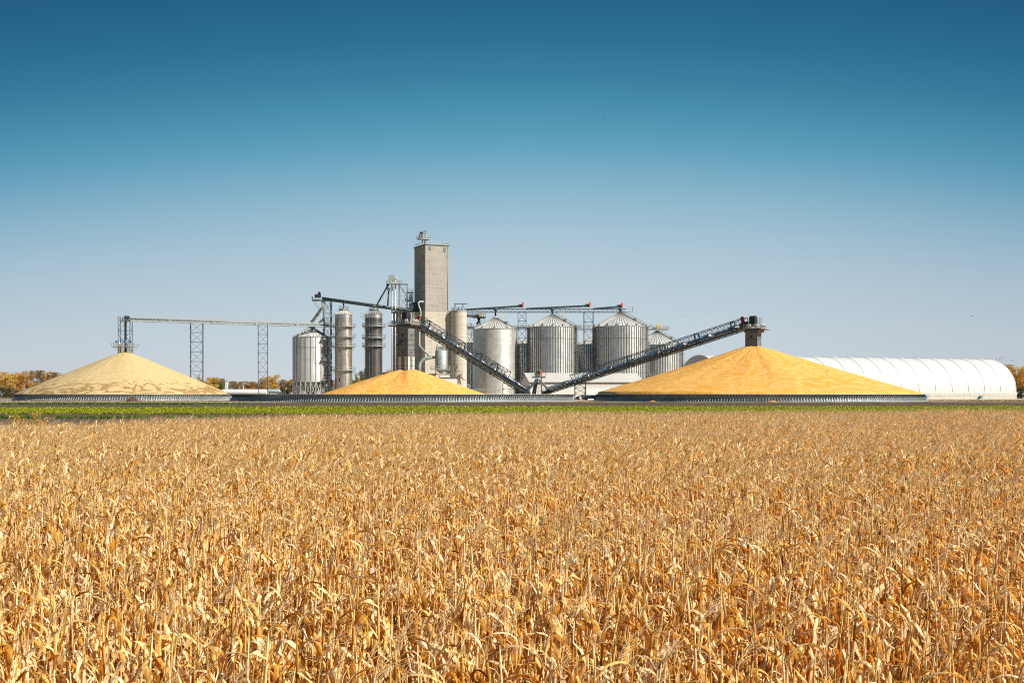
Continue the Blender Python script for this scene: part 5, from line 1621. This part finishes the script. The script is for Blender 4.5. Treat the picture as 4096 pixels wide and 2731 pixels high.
# ------------------------------------------------------------------ birds
def bird(px, py, Y, s, rz, flap, label, group=None):
    t = bpy.data.objects.new("bird", None)
    b = MB()
    b.tube([(0, -.5 * s, 0), (0, -.2 * s, .02 * s), (0, .15 * s, .02 * s), (0, .45 * s, 0)], [.02 * s, .09 * s, .1 * s, .03 * s], 8)
    for sd in (-1, 1):
        a, c, e = Vector((sd * .06 * s, .2 * s, .03 * s)), Vector((sd * .5 * s, .12 * s, flap * .3 * s)), Vector((sd * .95 * s, -.1 * s, flap * .12 * s))
        k = len(b.v)
        b.v += [a, c, e, c + Vector((0, -.25 * s, 0)), a + Vector((0, -.3 * s, 0))] + [v + Vector((0, 0, .02 * s)) for v in (a, c, e, c + Vector((0, -.25 * s, 0)), a + Vector((0, -.3 * s, 0)))]
        b.face([k, k + 1, k + 3, k + 4]); b.face([k + 1, k + 2, k + 3]); b.face([k + 9, k + 8, k + 6, k + 5]); b.face([k + 8, k + 7, k + 6])
    b.v += [Vector((-.02 * s, -.4 * s, 0)), Vector((.02 * s, -.4 * s, 0)), Vector((.12 * s, -.7 * s, 0)), Vector((-.12 * s, -.7 * s, 0))]
    k = len(b.v) - 4; b.face([k, k + 1, k + 2, k + 3])
    o = b.obj("bird", M['black']); o.location = P(px, py, Y); o.rotation_euler = (0, 0, rz)
    o["label"] = label; o["category"] = "bird"
    if group: o["group"] = group
bird(2415, 474, 200, .33, .5, 1, "tiny lone bird high in the blue sky right of centre")
bird(3886, 1265, 230, .4, 1.0, 1, "dark bird flying above the far right of the white barn, larger than the flock")
bird(3899, 1139, 230, .22, 2.0, 1, "faint tiny bird highest above the white barn's right end")
for px, py in ((2735, 1259), (2750, 1262), (2824, 1248)):
    bird(px, py, 300, .35, random.uniform(0, 6), random.choice((-1, 1)), "tiny bird in a loose trio left of the big pile's conveyor", "trio of birds left of the conveyor head")
for px, py in ((3985, 1429), (4006, 1430), (4018, 1431), (4021, 1429), (4006, 1438), (4048, 1438), (3788, 1431), (3662, 1426), (3999, 1436), (4050, 1443)):
    bird(px, py, 330, .42, random.uniform(0, 6), random.choice((-1, 1)), "small dark bird in the flock over the white barn's right end", "flock of birds over the barn")

# ------------------------------------------------------------------ trees
def leafy(cols, t=.3): return leafmat("autumn_leaf", cols, t, .7)
LM = {
 'gold': leafy([(0, (0.338, 0.182, 0.033)), (.5, (0.624, 0.377, 0.065)), (1, (0.800, 0.546, 0.117))]),
 'orange': leafy([(0, (0.260, 0.104, 0.019)), (.5, (0.494, 0.247, 0.046)), (1, (0.650, 0.364, 0.078))]),
 'brown': leafy([(0, (0.130, 0.085, 0.046)), (.5, (0.286, 0.195, 0.091)), (1, (0.442, 0.312, 0.143))]),
 'green': leafy([(0, (0.065, 0.078, 0.026)), (.5, (0.156, 0.169, 0.052)), (1, (0.338, 0.286, 0.078))]),
 'dark': leafy([(0, (0.026, 0.036, 0.018)), (.5, (0.065, 0.078, 0.039)), (1, (0.117, 0.130, 0.058))]),
}
M['bark'] = noisy("tree_bark", (.07, .055, .045), (.15, .12, .095), 1.5, .95)
def tree_mesh(kind, h, w, seed, dens=1.0, lo=.18, size=.42, gaps=.5, n=5200):
    """returns (trunk mesh, crown mesh)"""
    r = random.Random(seed); nr = np.random.default_rng(seed)
    b = MB(); tips = []
    lean = r.uniform(-.05, .05)
    top = Vector((lean * h, 0, h * .75))
    tr = .028 * h
    b.tube([(0, 0, -.2), (lean * h * .3, 0, h * .25), (lean * h * .7, .1, h * .55), top], [tr, tr * .8, tr * .5, tr * .2], 7)
    nl = 11
    for i in range(nl):
        z = h * (lo + .05 + (.72 - lo) * i / nl) ; a = i * 2.4 + r.uniform(-.5, .5)
        base = Vector((lean * z, 0, z)); ln = w * .5 * r.uniform(.65, 1.0) * (1 - .45 * max(0, z / h - .5) * 2)
        e = base + Vector((math.cos(a) * ln, math.sin(a) * ln, h * r.uniform(.08, .24)))
        m_ = base.lerp(e, .5) + Vector((0, 0, -.03 * h))
        b.tube([base, m_, e], [tr * .4, tr * .25, tr * .08], 5)
        tips += [e, m_.lerp(e, .4)]
        for q in range(2):
            f_ = e + Vector((r.uniform(-1, 1) * w * .18, r.uniform(-1, 1) * w * .18, r.uniform(0, 1) * h * .12))
            b.tube([m_.lerp(e, .6), f_], [tr * .15, tr * .04], 4); tips.append(f_)
    tips.append(top + Vector((0, 0, h * .15))); tips.append(top)
    trunk = b.mesh("trunk", M['bark'])
    nt = len(tips); tp = np.array([tuple(t) for t in tips])
    rad = nr.uniform(.09, .19, nt) * w
    pick = nr.choice(nt, n, p=(rad ** 2) / (rad ** 2).sum())
    d = nr.normal(0, 1, (n, 3)); d /= np.linalg.norm(d, axis=1)[:, None]
    rr = nr.random(n) ** .45
    c = tp[pick] + d * (rad[pick] * rr)[:, None] * np.array([1.1, 1.1, .8]) + nr.normal(0, .12, (n, 3))
    c[:, 2] = np.clip(c[:, 2], h * lo * .7, h * 1.02)
    nrm = nr.normal(0, 1, (n, 3)); nrm /= np.linalg.norm(nrm, axis=1)[:, None]
    t_ = np.cross(nrm, nr.normal(0, 1, (n, 3))); t_ /= np.linalg.norm(t_, axis=1)[:, None]
    u = np.cross(nrm, t_)
    s = (size * nr.uniform(.5, 1.3, n))[:, None]
    q = np.stack([c - t_ * s * .5, c + u * s * .35, c + t_ * s * .5, c - u * s * .35], 1)
    o = soup("crown", q, LM[kind]); me = o.data; bpy.data.objects.remove(o)
    return trunk, me
TV = {}
def tree(px, ytop, wpx, Y, kind, label, var=0, lo=.18, name="autumn_tree", group="autumn trees behind the yard", n=5200):
    h = PZ(ytop, Y); w = wpx * Y / F
    key = (kind, var, lo, n)
    if key not in TV: TV[key] = tree_mesh(kind, 10.0, 9.0, 100 + len(TV) * 7, lo=lo, n=n, size=.42 if n > 3000 else .5)
    t = thing(name, label, "tree" if 'bush' not in name else "bush", (PX(px, Y), Y, -.05), random.uniform(0, 6.28), group)
    for nm, me in zip(("trunk", "crown"), TV[key]):
        o = bpy.data.objects.new(nm, me); COL.objects.link(o); o.parent = t
    t.scale = (w / 9.0, w / 9.0, h / 10.0)
T_ = [
 (-30, 1490, 90, 565, 'gold', "autumn tree half cut off by the left edge of the picture"),
 (25, 1496, 78, 560, 'gold', "golden tree nearest the left edge of the picture"),
 (66, 1486, 72, 575, 'gold', "tallest golden tree left of the gap in the left tree row"),
 (104, 1497, 66, 565, 'orange', "rusty golden tree just left of the small sky gap"),
 (150, 1484, 66, 580, 'brown', "thin brownish tree just right of the small sky gap"),
 (188, 1486, 60, 590, 'gold', "pale golden tree right behind the yard light pole"),
 (226, 1492, 62, 585, 'brown', "loose brown-gold tree rising behind the pile's left slope"),
 (262, 1496, 56, 590, 'gold', "last golden tree showing over the pile's left slope"),
 (300, 1510, 60, 600, 'brown', "brown tree mostly hidden behind the left slope of the pale pile"),
 (838, 1508, 72, 560, 'gold', "golden-green tree right of the wide support tower"),
 (872, 1514, 60, 565, 'brown', "bare-looking brown tree behind the left end of the white tank"),
 (895, 1524, 50, 555, 'green', "green-tinged tree just left of the three white poles"),
 (935, 1527, 62, 600, 'brown', "low brown tree just right of the three white poles"),
 (968, 1525, 60, 610, 'green', "dull green tree behind the single thin pole"),
 (1002, 1526, 58, 600, 'orange', "rust-coloured tree left of the narrow support tower"),
 (1030, 1528, 52, 600, 'brown', "small brown tree just left of the narrow support tower"),
 (1078, 1501, 68, 590, 'gold', "brightest yellow tree, just right of the narrow support tower"),
 (1115, 1519, 64, 600, 'brown', "grey-brown tree midway between narrow tower and hopper bin"),
 (1150, 1521, 56, 605, 'green', "dull green tree a little left of the hopper bin"),
 (1176, 1518, 44, 600, 'orange', "orange tree touching the left legs of the hopper bin"),
 (1330, 1522, 46, 600, 'brown', "small brown tree between hopper bin and tan dryer"),
 (1425, 1506, 46, 580, 'green', "sparse green tree just right of the tan dryer"),
 (1446, 1478, 40, 560, 'green', "tall thin sparse tree just left of the dark dryer"),
 (1556, 1478, 34, 560, 'gold', "small golden treetop right of the dark dryer"),
 (4086, 1462, 120, 580, 'gold', "large golden tree at the right edge behind the barn"),
 (4066, 1490, 70, 560, 'orange', "rust-brown tree touching the barn's right end"),
 (4150, 1475, 90, 580, 'brown', "brown tree cut off by the right edge"),
]
for i, (px, yt, w, Y, kd, lab) in enumerate(T_): tree(px, yt, w, Y, kd, lab, var=i % 2, lo=.12)
B_ = [
 (137, 1532, 40, 520, 'orange', "round orange-gold bush in front of the left tree row"),
 (40, 1552, 60, 525, 'brown', "brown thicket at the foot of the left trees"),
 (14, 1545, 50, 520, 'dark', "grey-green bush at the left edge below the golden trees"),
 (90, 1556, 60, 515, 'brown', "dark brown brush left of the pale pile's wall"),
 (72, 1568, 70, 500, 'dark', "dark low hedge at the left end of the pale pile's bunker"),
 (4082, 1546, 46, 500, 'dark', "dark evergreen bush at the right end of the barn"),
 (1435, 1518, 34, 520, 'gold', "golden bush left of the dark dryer's foot"),
]
for i, (px, yt, w, Y, kd, lab) in enumerate(B_): tree(px, yt, w, Y, kd, lab, var=2, lo=.02, name="bush", group="bushes at the edge of the yard")
# saplings with yellow leaves in the foreground left, and a dry tumble of weeds
def sapling(px, y0_, Y, label, h_, seed):
    r = random.Random(seed); nr = np.random.default_rng(seed)
    t = thing("yellow_sapling", label, "sapling", (PX(px, Y), Y, float(gz(Y))), 0, "young yellow-leaved saplings at the left edge of the corn")
    b = MB(); pts = []
    for i in range(7):
        e = Vector((r.uniform(-.5, .5), r.uniform(-.3, .3), h_ * r.uniform(.7, 1)))
        b.tube([(0, 0, 0), (e.x * .3, e.y * .3, e.z * .5), e], [.025, .018, .006], 5); pts += [e * q for q in (.5, .62, .74, .86, .97)]
    b.obj("stem", M['bark'], t)
    pts = np.array([tuple(p) for p in pts]); n = 420
    c = pts[nr.integers(0, len(pts), n)] + nr.normal(0, .12, (n, 3))
    nrm = nr.normal(0, 1, (n, 3)); nrm /= np.linalg.norm(nrm, axis=1)[:, None]
    t_ = np.cross(nrm, nr.normal(0, 1, (n, 3))); t_ /= np.linalg.norm(t_, axis=1)[:, None]; u = np.cross(nrm, t_); s = .07
    soup("foliage", np.stack([c - t_ * s, c + u * s * .8, c + t_ * s, c - u * s * .8], 1), LM['gold'], parent=t)
for px, yt, lab, sd in ((57, 1655, "leftmost yellow-leaved sapling before the dark soil strip", 1), (84, 1660, "second sapling from the left, beside the leftmost one", 2), (145, 1636, "tallest yellow-leaved sapling, reaching over the bean strip", 3), (172, 1662, "small yellow sapling just right of the tallest one", 4)):
    Y = 112.0; sapling(px, yt, Y, lab, PZ(yt, Y) - float(gz(Y)), sd)
t = thing("dry_weed_clump", "reddish dry weed clump against the front of the pale pile's bunker wall", "weed clump", (PX(528, 296), 296, 0))
nr = np.random.default_rng(5); n = 1500
a = nr.uniform(0, 2 * PI, n); rr = nr.random(n) ** .5; hh = nr.random(n)
c = np.stack([np.cos(a) * rr * 1.9 * (1 - hh * .5), np.sin(a) * rr * 1.0, hh * 1.5 * (1 - rr * .5)], 1)
d = np.stack([np.cos(a) * .3, np.sin(a) * .3, np.ones(n)], 1) * .22; s = nr.normal(0, .03, (n, 3))
soup("stalks", np.stack([c, c + s, c + d + s, c + d], 1), leafmat("red_weed", [(0, (.18, .08, .04)), (1, (.4, .24, .13))], .2), parent=t)
MB().tube([(0, 0, 0), (0, 0, .5)], .08, 6).obj("root_crown", M['bark'], t)

# ------------------------------------------------------------------ corn
def cornmat(name, cols, trans, tcol, rough=.6, spec=.22, stripe=True):
    m, n, l, b = newmat(name)
    gm = n.new("ShaderNodeNewGeometry"); oi = n.new("ShaderNodeObjectInfo")
    ad = nd(n, "ShaderNodeMath", operation='ADD'); l.new(gm.outputs["Random Per Island"], ad.inputs[0]); l.new(oi.outputs["Random"], ad.inputs[1])
    fr = nd(n, "ShaderNodeMath", operation='FRACT'); l.new(ad.outputs[0], fr.inputs[0])
    r = ramp(n, cols); l.new(fr.outputs[0], r.inputs[0])
    t = n.new("ShaderNodeTexCoord"); mp = n.new("ShaderNodeMapping"); mp.inputs["Scale"].default_value = (30, 30, 4)
    nz = n.new("ShaderNodeTexNoise"); nz.inputs["Scale"].default_value = 1.0; nz.inputs["Detail"].default_value = 3
    l.new(t.outputs["Object"], mp.inputs[0]); l.new(mp.outputs[0], nz.inputs[0])
    r2 = ramp(n, [(.32, (.56, .46, .32)), (.54, (1.05, 1.05, 1.03))]); l.new(nz.outputs[0], r2.inputs[0])
    mix = nd(n, "ShaderNodeMix", data_type='RGBA', blend_type='MULTIPLY'); mix.inputs[0].default_value = 1
    l.new(r.outputs[0], mix.inputs[6]); l.new(r2.outputs[0], mix.inputs[7])
    l.new(mix.outputs[2], b.inputs["Base Color"])
    b.inputs["Roughness"].default_value = rough; b.inputs["Specular IOR Level"].default_value = spec
    if trans > 0:
        tr = n.new("ShaderNodeBsdfTranslucent")
        m2 = nd(n, "ShaderNodeMix", data_type='RGBA', blend_type='MULTIPLY'); m2.inputs[0].default_value = 1
        l.new(mix.outputs[2], m2.inputs[6]); m2.inputs[7].default_value = (*tcol, 1)
        l.new(m2.outputs[2], tr.inputs[0])
        ms = n.new("ShaderNodeMixShader"); ms.inputs[0].default_value = trans
        l.new(b.outputs[0], ms.inputs[1]); l.new(tr.outputs[0], ms.inputs[2]); l.new(ms.outputs[0], n["Material Output"].inputs[0])
    return m
LEAFC = [(0, (.42, .185, .016)), (.24, (.66, .365, .05)), (.47, (.86, .61, .19)), (.72, (.94, .80, .41)), (1, (.98, .91, .65))]
M['cleaf'] = cornmat("dry_corn_leaf", LEAFC, .36, (1.35, .62, .11))
M['cstalk'] = cornmat("dry_corn_stalk", [(0, (.36, .20, .038)), (.3, (.73, .525, .17)), (1, (.95, .83, .48))], 0, (1, 1, 1))
M['cear'] = cornmat("corn_husk", [(0, (.80, .66, .34)), (1, (.93, .84, .58))], .25, (1.1, .7, .3))
M['ctas'] = cornmat("corn_tassel", [(0, (.78, .62, .34)), (1, (.95, .86, .60))], .4, (1.1, .8, .45))

def ribbon(rnd, base, az, L, w, up, droop, twist, n=6, wave=0.0):
    """list of quads of a drooping dried leaf, two quads across with a fold"""
    d = np.array([math.cos(az), math.sin(az), 0.0])
    side = np.array([-math.sin(az), math.cos(az), 0.0])
    p = np.array(base, float); el = up
    pts = [p.copy()]; els_ = [el]
    for i in range(n):
        el2 = el - droop * (i + 1) / n * 2 / n * 1.0
        el = el2 + rnd.normal(0, .12)
        st = L / n
        p = p + (d * math.cos(el) + np.array([0, 0, math.sin(el)])) * st + side * rnd.normal(0, wave)
        pts.append(p.copy()); els_.append(el)
    rows = []
    for i, (p, e) in enumerate(zip(pts, els_)):
        t = i / n
        ww = w * (0.55 + 1.1 * t) if t < .4 else w * (1 - ((t - .4) / .6) ** 1.6 * .95)
        ww *= rnd.uniform(.8, 1.15)
        tw = twist * t
        nrm = -d * math.sin(e) + np.array([0, 0, math.cos(e)])
        s = side * math.cos(tw) + nrm * math.sin(tw)
        f = np.cross(s, d * math.cos(e) + np.array([0, 0, math.sin(e)]))
        rows.append((p - s * ww * .5, p - f * ww * .22, p + s * ww * .5))
    V, Fc = [], []
    for r in rows: V += list(r)
    for i in range(n):
        a = i * 3; c = a + 3
        Fc += [(a, a + 1, c + 1, c), (a + 1, a + 2, c + 2, c + 1)]
    return V, Fc

def mesh_vf(name, V, Fc, mat, mi=None, mats=None, smooth=True):
    me = bpy.data.meshes.new(name)
    me.from_pydata([tuple(map(float, v)) for v in V], [], Fc)
    for m_ in (mats or [mat]): me.materials.append(m_)
    if mi is not None: me.polygons.foreach_set("material_index", mi)
    if mi is not None: me.polygons.foreach_set("use_smooth", [k in (1, 2) for k in mi])
    else: me.polygons.foreach_set("use_smooth", [smooth] * len(Fc))
    me.update()
    return me

def corn_parts(seed, lod=0):
    """dict part -> (V,F) of one dry corn plant, 2.3-2.7 m to the tip of the tassel"""
    r = np.random.default_rng(seed)
    H = r.uniform(1.95, 2.2)
    bx, by = r.normal(.10, .09), r.normal(0, .07)
    def sp_(z): t = z / H; return np.array([bx * t * t, by * t * t, z])
    out = {k: ([], []) for k in ("stalk", "foliage", "ear", "tassel")}
    def add(k, V, Fc):
        o = len(out[k][0]); out[k][0].extend(V); out[k][1].extend([tuple(i + o for i in f) for f in Fc])
    def tb(k, pts, rs, n):
        b = MB(); b.tube([Vector(p) for p in pts], rs, n, caps=False); add(k, [tuple(v) for v in b.v], [tuple(f) for f in b.f])
    nodes = np.arange(.15, H, .145)
    # stalk with swollen nodes
    if lod == 0:
        pts, rs = [], []
        z = -.05
        for nz_ in nodes:
            for dz, k in ((-.02, 1.0), (0, 1.35), (.02, 1.0)):
                pts.append(sp_(nz_ + dz)); rs.append((.0135 - .0068 * nz_ / H) * k)
        tb("stalk", [sp_(-.05)] + pts + [sp_(H)], [.014] + rs + [.004], 6)
    else:
        tb("stalk", [sp_(-.05), sp_(H * .5), sp_(H)], [.013, .01, .005], 3)
    az0 = r.uniform(0, 2 * PI)
    nl = len(nodes)
    for i, z in enumerate(nodes[1:-1]):
        if lod and r.random() < .25: continue
        az = az0 + i * PI + r.normal(0, .45)
        # wind from the left: leaves swept towards +x
        az = az + .35 * math.sin(-az)
        L = r.uniform(.28, .85) * (1.0 - .35 * abs(z / H - .5)); w = r.uniform(.028, .086) * (1.0 if lod == 0 else 1.3)
        kind = r.random()
        up = r.uniform(.2, 1.15); dr = r.uniform(1.6, 5.2)
        if kind < .42: up, dr, L = r.uniform(-1.35, -.5), r.uniform(.2, 1.2), L * .8
        if kind > .68: up, dr, L = r.uniform(1.0, 1.45), r.uniform(.2, 1.6), L * .8
        n = 7 if lod == 0 else 3
        V, Fc = ribbon(r, sp_(z), az, L, w, up, dr, r.normal(0, 1.2), n, .012)
        add("foliage", V, Fc)
        # leaf sheath hugging the stalk
        if lod == 0 and r.random() < .7:
            tb("foliage", [sp_(z - .16), sp_(z - .06), sp_(z)], [.013, .016, .012], 5)
    # ear
    for e in range(1):
        z = r.uniform(.75, 1.15); az = r.uniform(0, 2 * PI); el = r.choice([-1.1, -.9, .9, .6]) + r.normal(0, .15)
        d = np.array([math.cos(az) * math.cos(el), math.sin(az) * math.cos(el), math.sin(el)])
        b0 = sp_(z) + np.array([math.cos(az), math.sin(az), 0]) * .03
        L = r.uniform(.19, .26); R = r.uniform(.028, .038)
        if lod == 0:
            ts = [0, .08, .25, .5, .75, .92, 1.0]; rs = [.3, .75, 1, 1.02, .8, .4, .1]
            tb("ear", [b0 + d * L * t for t in ts], [R * q for q in rs], 8)
            for q in range(3):
                V, Fc = ribbon(r, b0 + d * .02, az + r.normal(0, .8), L * r.uniform(.8, 1.2), .05, el + r.normal(0, .4), r.uniform(.2, 1.5), r.normal(0, 1), 4, .004)
                add("ear", V, Fc)
        else:
            tb("ear", [b0, b0 + d * L * .5, b0 + d * L], [R * .4, R * 1.05, R * .15], 5)
    # tassel leaning with the wind
    top = sp_(H); nb_ = 4 if lod == 0 else 3
    main = np.array([.55, 0, 1.0]) + r.normal(0, .12, 3) * np.array([1, 1, .2]); main /= np.linalg.norm(main)
    TL = r.uniform(.26, .42)
    for q in range(nb_):
        d = main + (0 if q == 0 else 1) * r.normal(0, .24, 3); d /= np.linalg.norm(d)
        st = top + main * (.02 + .10 * q / nb_); L = TL * (1.15 if q == 0 else r.uniform(.55, .9))
        mid = st + d * L * .5 + np.array([.015, 0, .005]); en = st + d * L + np.array([.07, 0, -.03])
        tb("tassel", [st, mid, en], [.0018, .0028 if lod == 0 else .0045, .001], 3)
    return out

corn_col = bpy.data.collections.new("corn_variants")   # not linked: only instanced by the far field
PM = {"stalk": 'cstalk', "foliage": 'cleaf', "ear": 'cear', "tassel": 'ctas'}
NEAR = []
for s in range(10):
    parts = corn_parts(500 + s, 0)
    NEAR.append({k: mesh_vf(k, V, Fc, M[PM[k]], smooth=(k != 'tassel')) for k, (V, Fc) in parts.items()})
def joined(name, parts):
    V, Fc, mi = [], [], []
    for j, k in enumerate(("stalk", "foliage", "ear", "tassel")):
        o = len(V); V += parts[k][0]; Fc += [tuple(i + o for i in f) for f in parts[k][1]]; mi += [j] * len(parts[k][1])
    me = mesh_vf(name, V, Fc, None, mi, [M[PM[k]] for k in ("stalk", "foliage", "ear", "tassel")])
    o = bpy.data.objects.new(name, me); return o
near_col = bpy.data.collections.new("corn_near_variants")
for s in range(12): near_col.objects.link(joined("corn_near_kind", corn_parts(500 + s, 0)))
for s in range(12): corn_col.objects.link(joined("corn_far_kind", corn_parts(700 + s, 1)))

def yedge(x): return np.interp(x, [-90, -41, -29, 0, 72, 120], [58, 90, 126, 150, 165, 175])
r = np.random.default_rng(42)
rows = np.arange(6.5, 176, .76)
pts = []
for y in rows:
    hw = .45 * y + 6.0
    sp = .17 if y < 60 else .18
    x = np.arange(-hw, hw, sp)
    x = x + r.normal(0, .035, len(x)); yy = y + r.normal(0, .07, len(x))
    k = (yy < yedge(x) + r.normal(0, .25, len(x))) & (r.random(len(x)) > .09 + .10 * (y < 45) + .12 * (np.sin(x * .9 + 3 * np.sin(y * .35)) > .55) * (y < 60))
    pts.append(np.stack([x[k], yy[k]], 1))
pts = np.concatenate(pts)
pz = gz(pts[:, 1])
rot = r.normal(0, .5, len(pts)) + np.where(r.random(len(pts)) < .0, PI, 0)
scl = r.normal(1.0, .07, len(pts)).clip(.8, 1.18) * (1 + .035 * np.sin(pts[:, 0] * .31 + 2 * np.sin(pts[:, 1] * .17)) + .03 * np.sin(pts[:, 1] * .43 + pts[:, 0] * .13))
tilt = r.normal(0, .05, (len(pts), 2))
lodg = r.random(len(pts)) < .06
tilt[lodg] = r.normal(0, .35, (lodg.sum(), 2))
# the 300 plants that show largest
dep = pts[:, 1]
zlow = HC - 1155.0 / F * dep                    # height at the bottom of the frame at that depth
vis = np.clip((pz + 2.4) - np.maximum(pz + .75, zlow), 0, 2.4) / dep
inside = np.abs(pts[:, 0]) < .45 * dep - .15
score = np.where(inside, vis, 0)
# plants hidden by rows in front show less: favour the front rows that fill the frame
order = np.argsort(-score)
top = order[:300]
near_set = np.zeros(len(pts), bool); near_set[top] = True
corn_root = None
for q, i in enumerate(top):
    v = NEAR[q % len(NEAR)]
    t = bpy.data.objects.new("corn_plant", None); COL.objects.link(t)
    t.location = (pts[i, 0], pts[i, 1], pz[i]); t.rotation_euler = (tilt[i, 0], tilt[i, 1], rot[i]); s_ = scl[i]; t.scale = (s_, s_, s_)
    t["label"] = "dry tan corn plant with withered leaves in the nearest rows of the field"; t["category"] = "corn plant"; t["group"] = "nearest corn plants of the field"
    for k, me in v.items():
        o = bpy.data.objects.new(k, me); COL.objects.link(o); o.parent = t

def scatter(name, sel, coll, label, cat):
    n = int(sel.sum())
    me = bpy.data.meshes.new(name); me.vertices.add(n)
    co = np.stack([pts[sel, 0], pts[sel, 1], pz[sel]], 1).astype(np.float32)
    me.vertices.foreach_set("co", co.ravel())
    a = me.attributes.new("rot", 'FLOAT_VECTOR', 'POINT'); a.data.foreach_set("vector", np.stack([tilt[sel, 0], tilt[sel, 1], rot[sel]], 1).astype(np.float32).ravel())
    a = me.attributes.new("scl", 'FLOAT', 'POINT'); a.data.foreach_set("value", scl[sel].astype(np.float32))
    a = me.attributes.new("kind_i", 'INT', 'POINT'); a.data.foreach_set("value", r.integers(0, 12, n).astype(np.int32))
    o = bpy.data.objects.new(name, me); COL.objects.link(o)
    ng = bpy.data.node_groups.new(name, 'GeometryNodeTree')
    ng.interface.new_socket("Geometry", in_out='INPUT', socket_type='NodeSocketGeometry')
    ng.interface.new_socket("Geometry", in_out='OUTPUT', socket_type='NodeSocketGeometry')
    N, L = ng.nodes, ng.links
    gi, go = N.new("NodeGroupInput"), N.new("NodeGroupOutput")
    ci = N.new("GeometryNodeCollectionInfo"); ci.inputs["Collection"].default_value = coll; ci.inputs["Separate Children"].default_value = True; ci.inputs["Reset Children"].default_value = True
    ip = N.new("GeometryNodeInstanceOnPoints"); ip.inputs["Pick Instance"].default_value = True
    def attr(nm, ty):
        x = N.new("GeometryNodeInputNamedAttribute"); x.data_type = ty; x.inputs[0].default_value = nm; return x.outputs[0]
    m2p = N.new("GeometryNodeMeshToPoints")
    L.new(gi.outputs[0], ip.inputs["Points"])
    L.new(ci.outputs[0], ip.inputs["Instance"])
    L.new(attr("kind_i", 'INT'), ip.inputs["Instance Index"])
    L.new(attr("rot", 'FLOAT_VECTOR'), ip.inputs["Rotation"])
    L.new(attr("scl", 'FLOAT'), ip.inputs["Scale"])
    L.new(ip.outputs[0], go.inputs[0])
    N.remove(m2p)
    md = o.modifiers.new("scatter", 'NODES'); md.node_group = ng
    o["kind"] = "stuff"; o["label"] = label; o["category"] = cat
    return o
isnear = pts[:, 1] < 36
scatter("corn_field", ~near_set & isnear, near_col, "dense dry golden corn of the near field behind the first rows", "corn field")
scatter("corn_field", ~near_set & ~isnear, corn_col, "distant dry corn with greyish tassels running back to the bean strip", "corn field")
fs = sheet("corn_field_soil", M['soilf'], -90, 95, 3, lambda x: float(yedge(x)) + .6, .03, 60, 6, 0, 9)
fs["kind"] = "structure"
# leaf litter on the field soil near the camera
lt_ = leaf_mass("leaf_litter", M['cleaf'], 40000, (-16, 16), (6, 34), .06, .22, 31, hmin=.0)
lt_["kind"] = "stuff"; lt_["label"] = "fallen dry corn leaves on the soil between the near rows"; lt_["category"] = "leaf litter"
print("plants", len(pts))
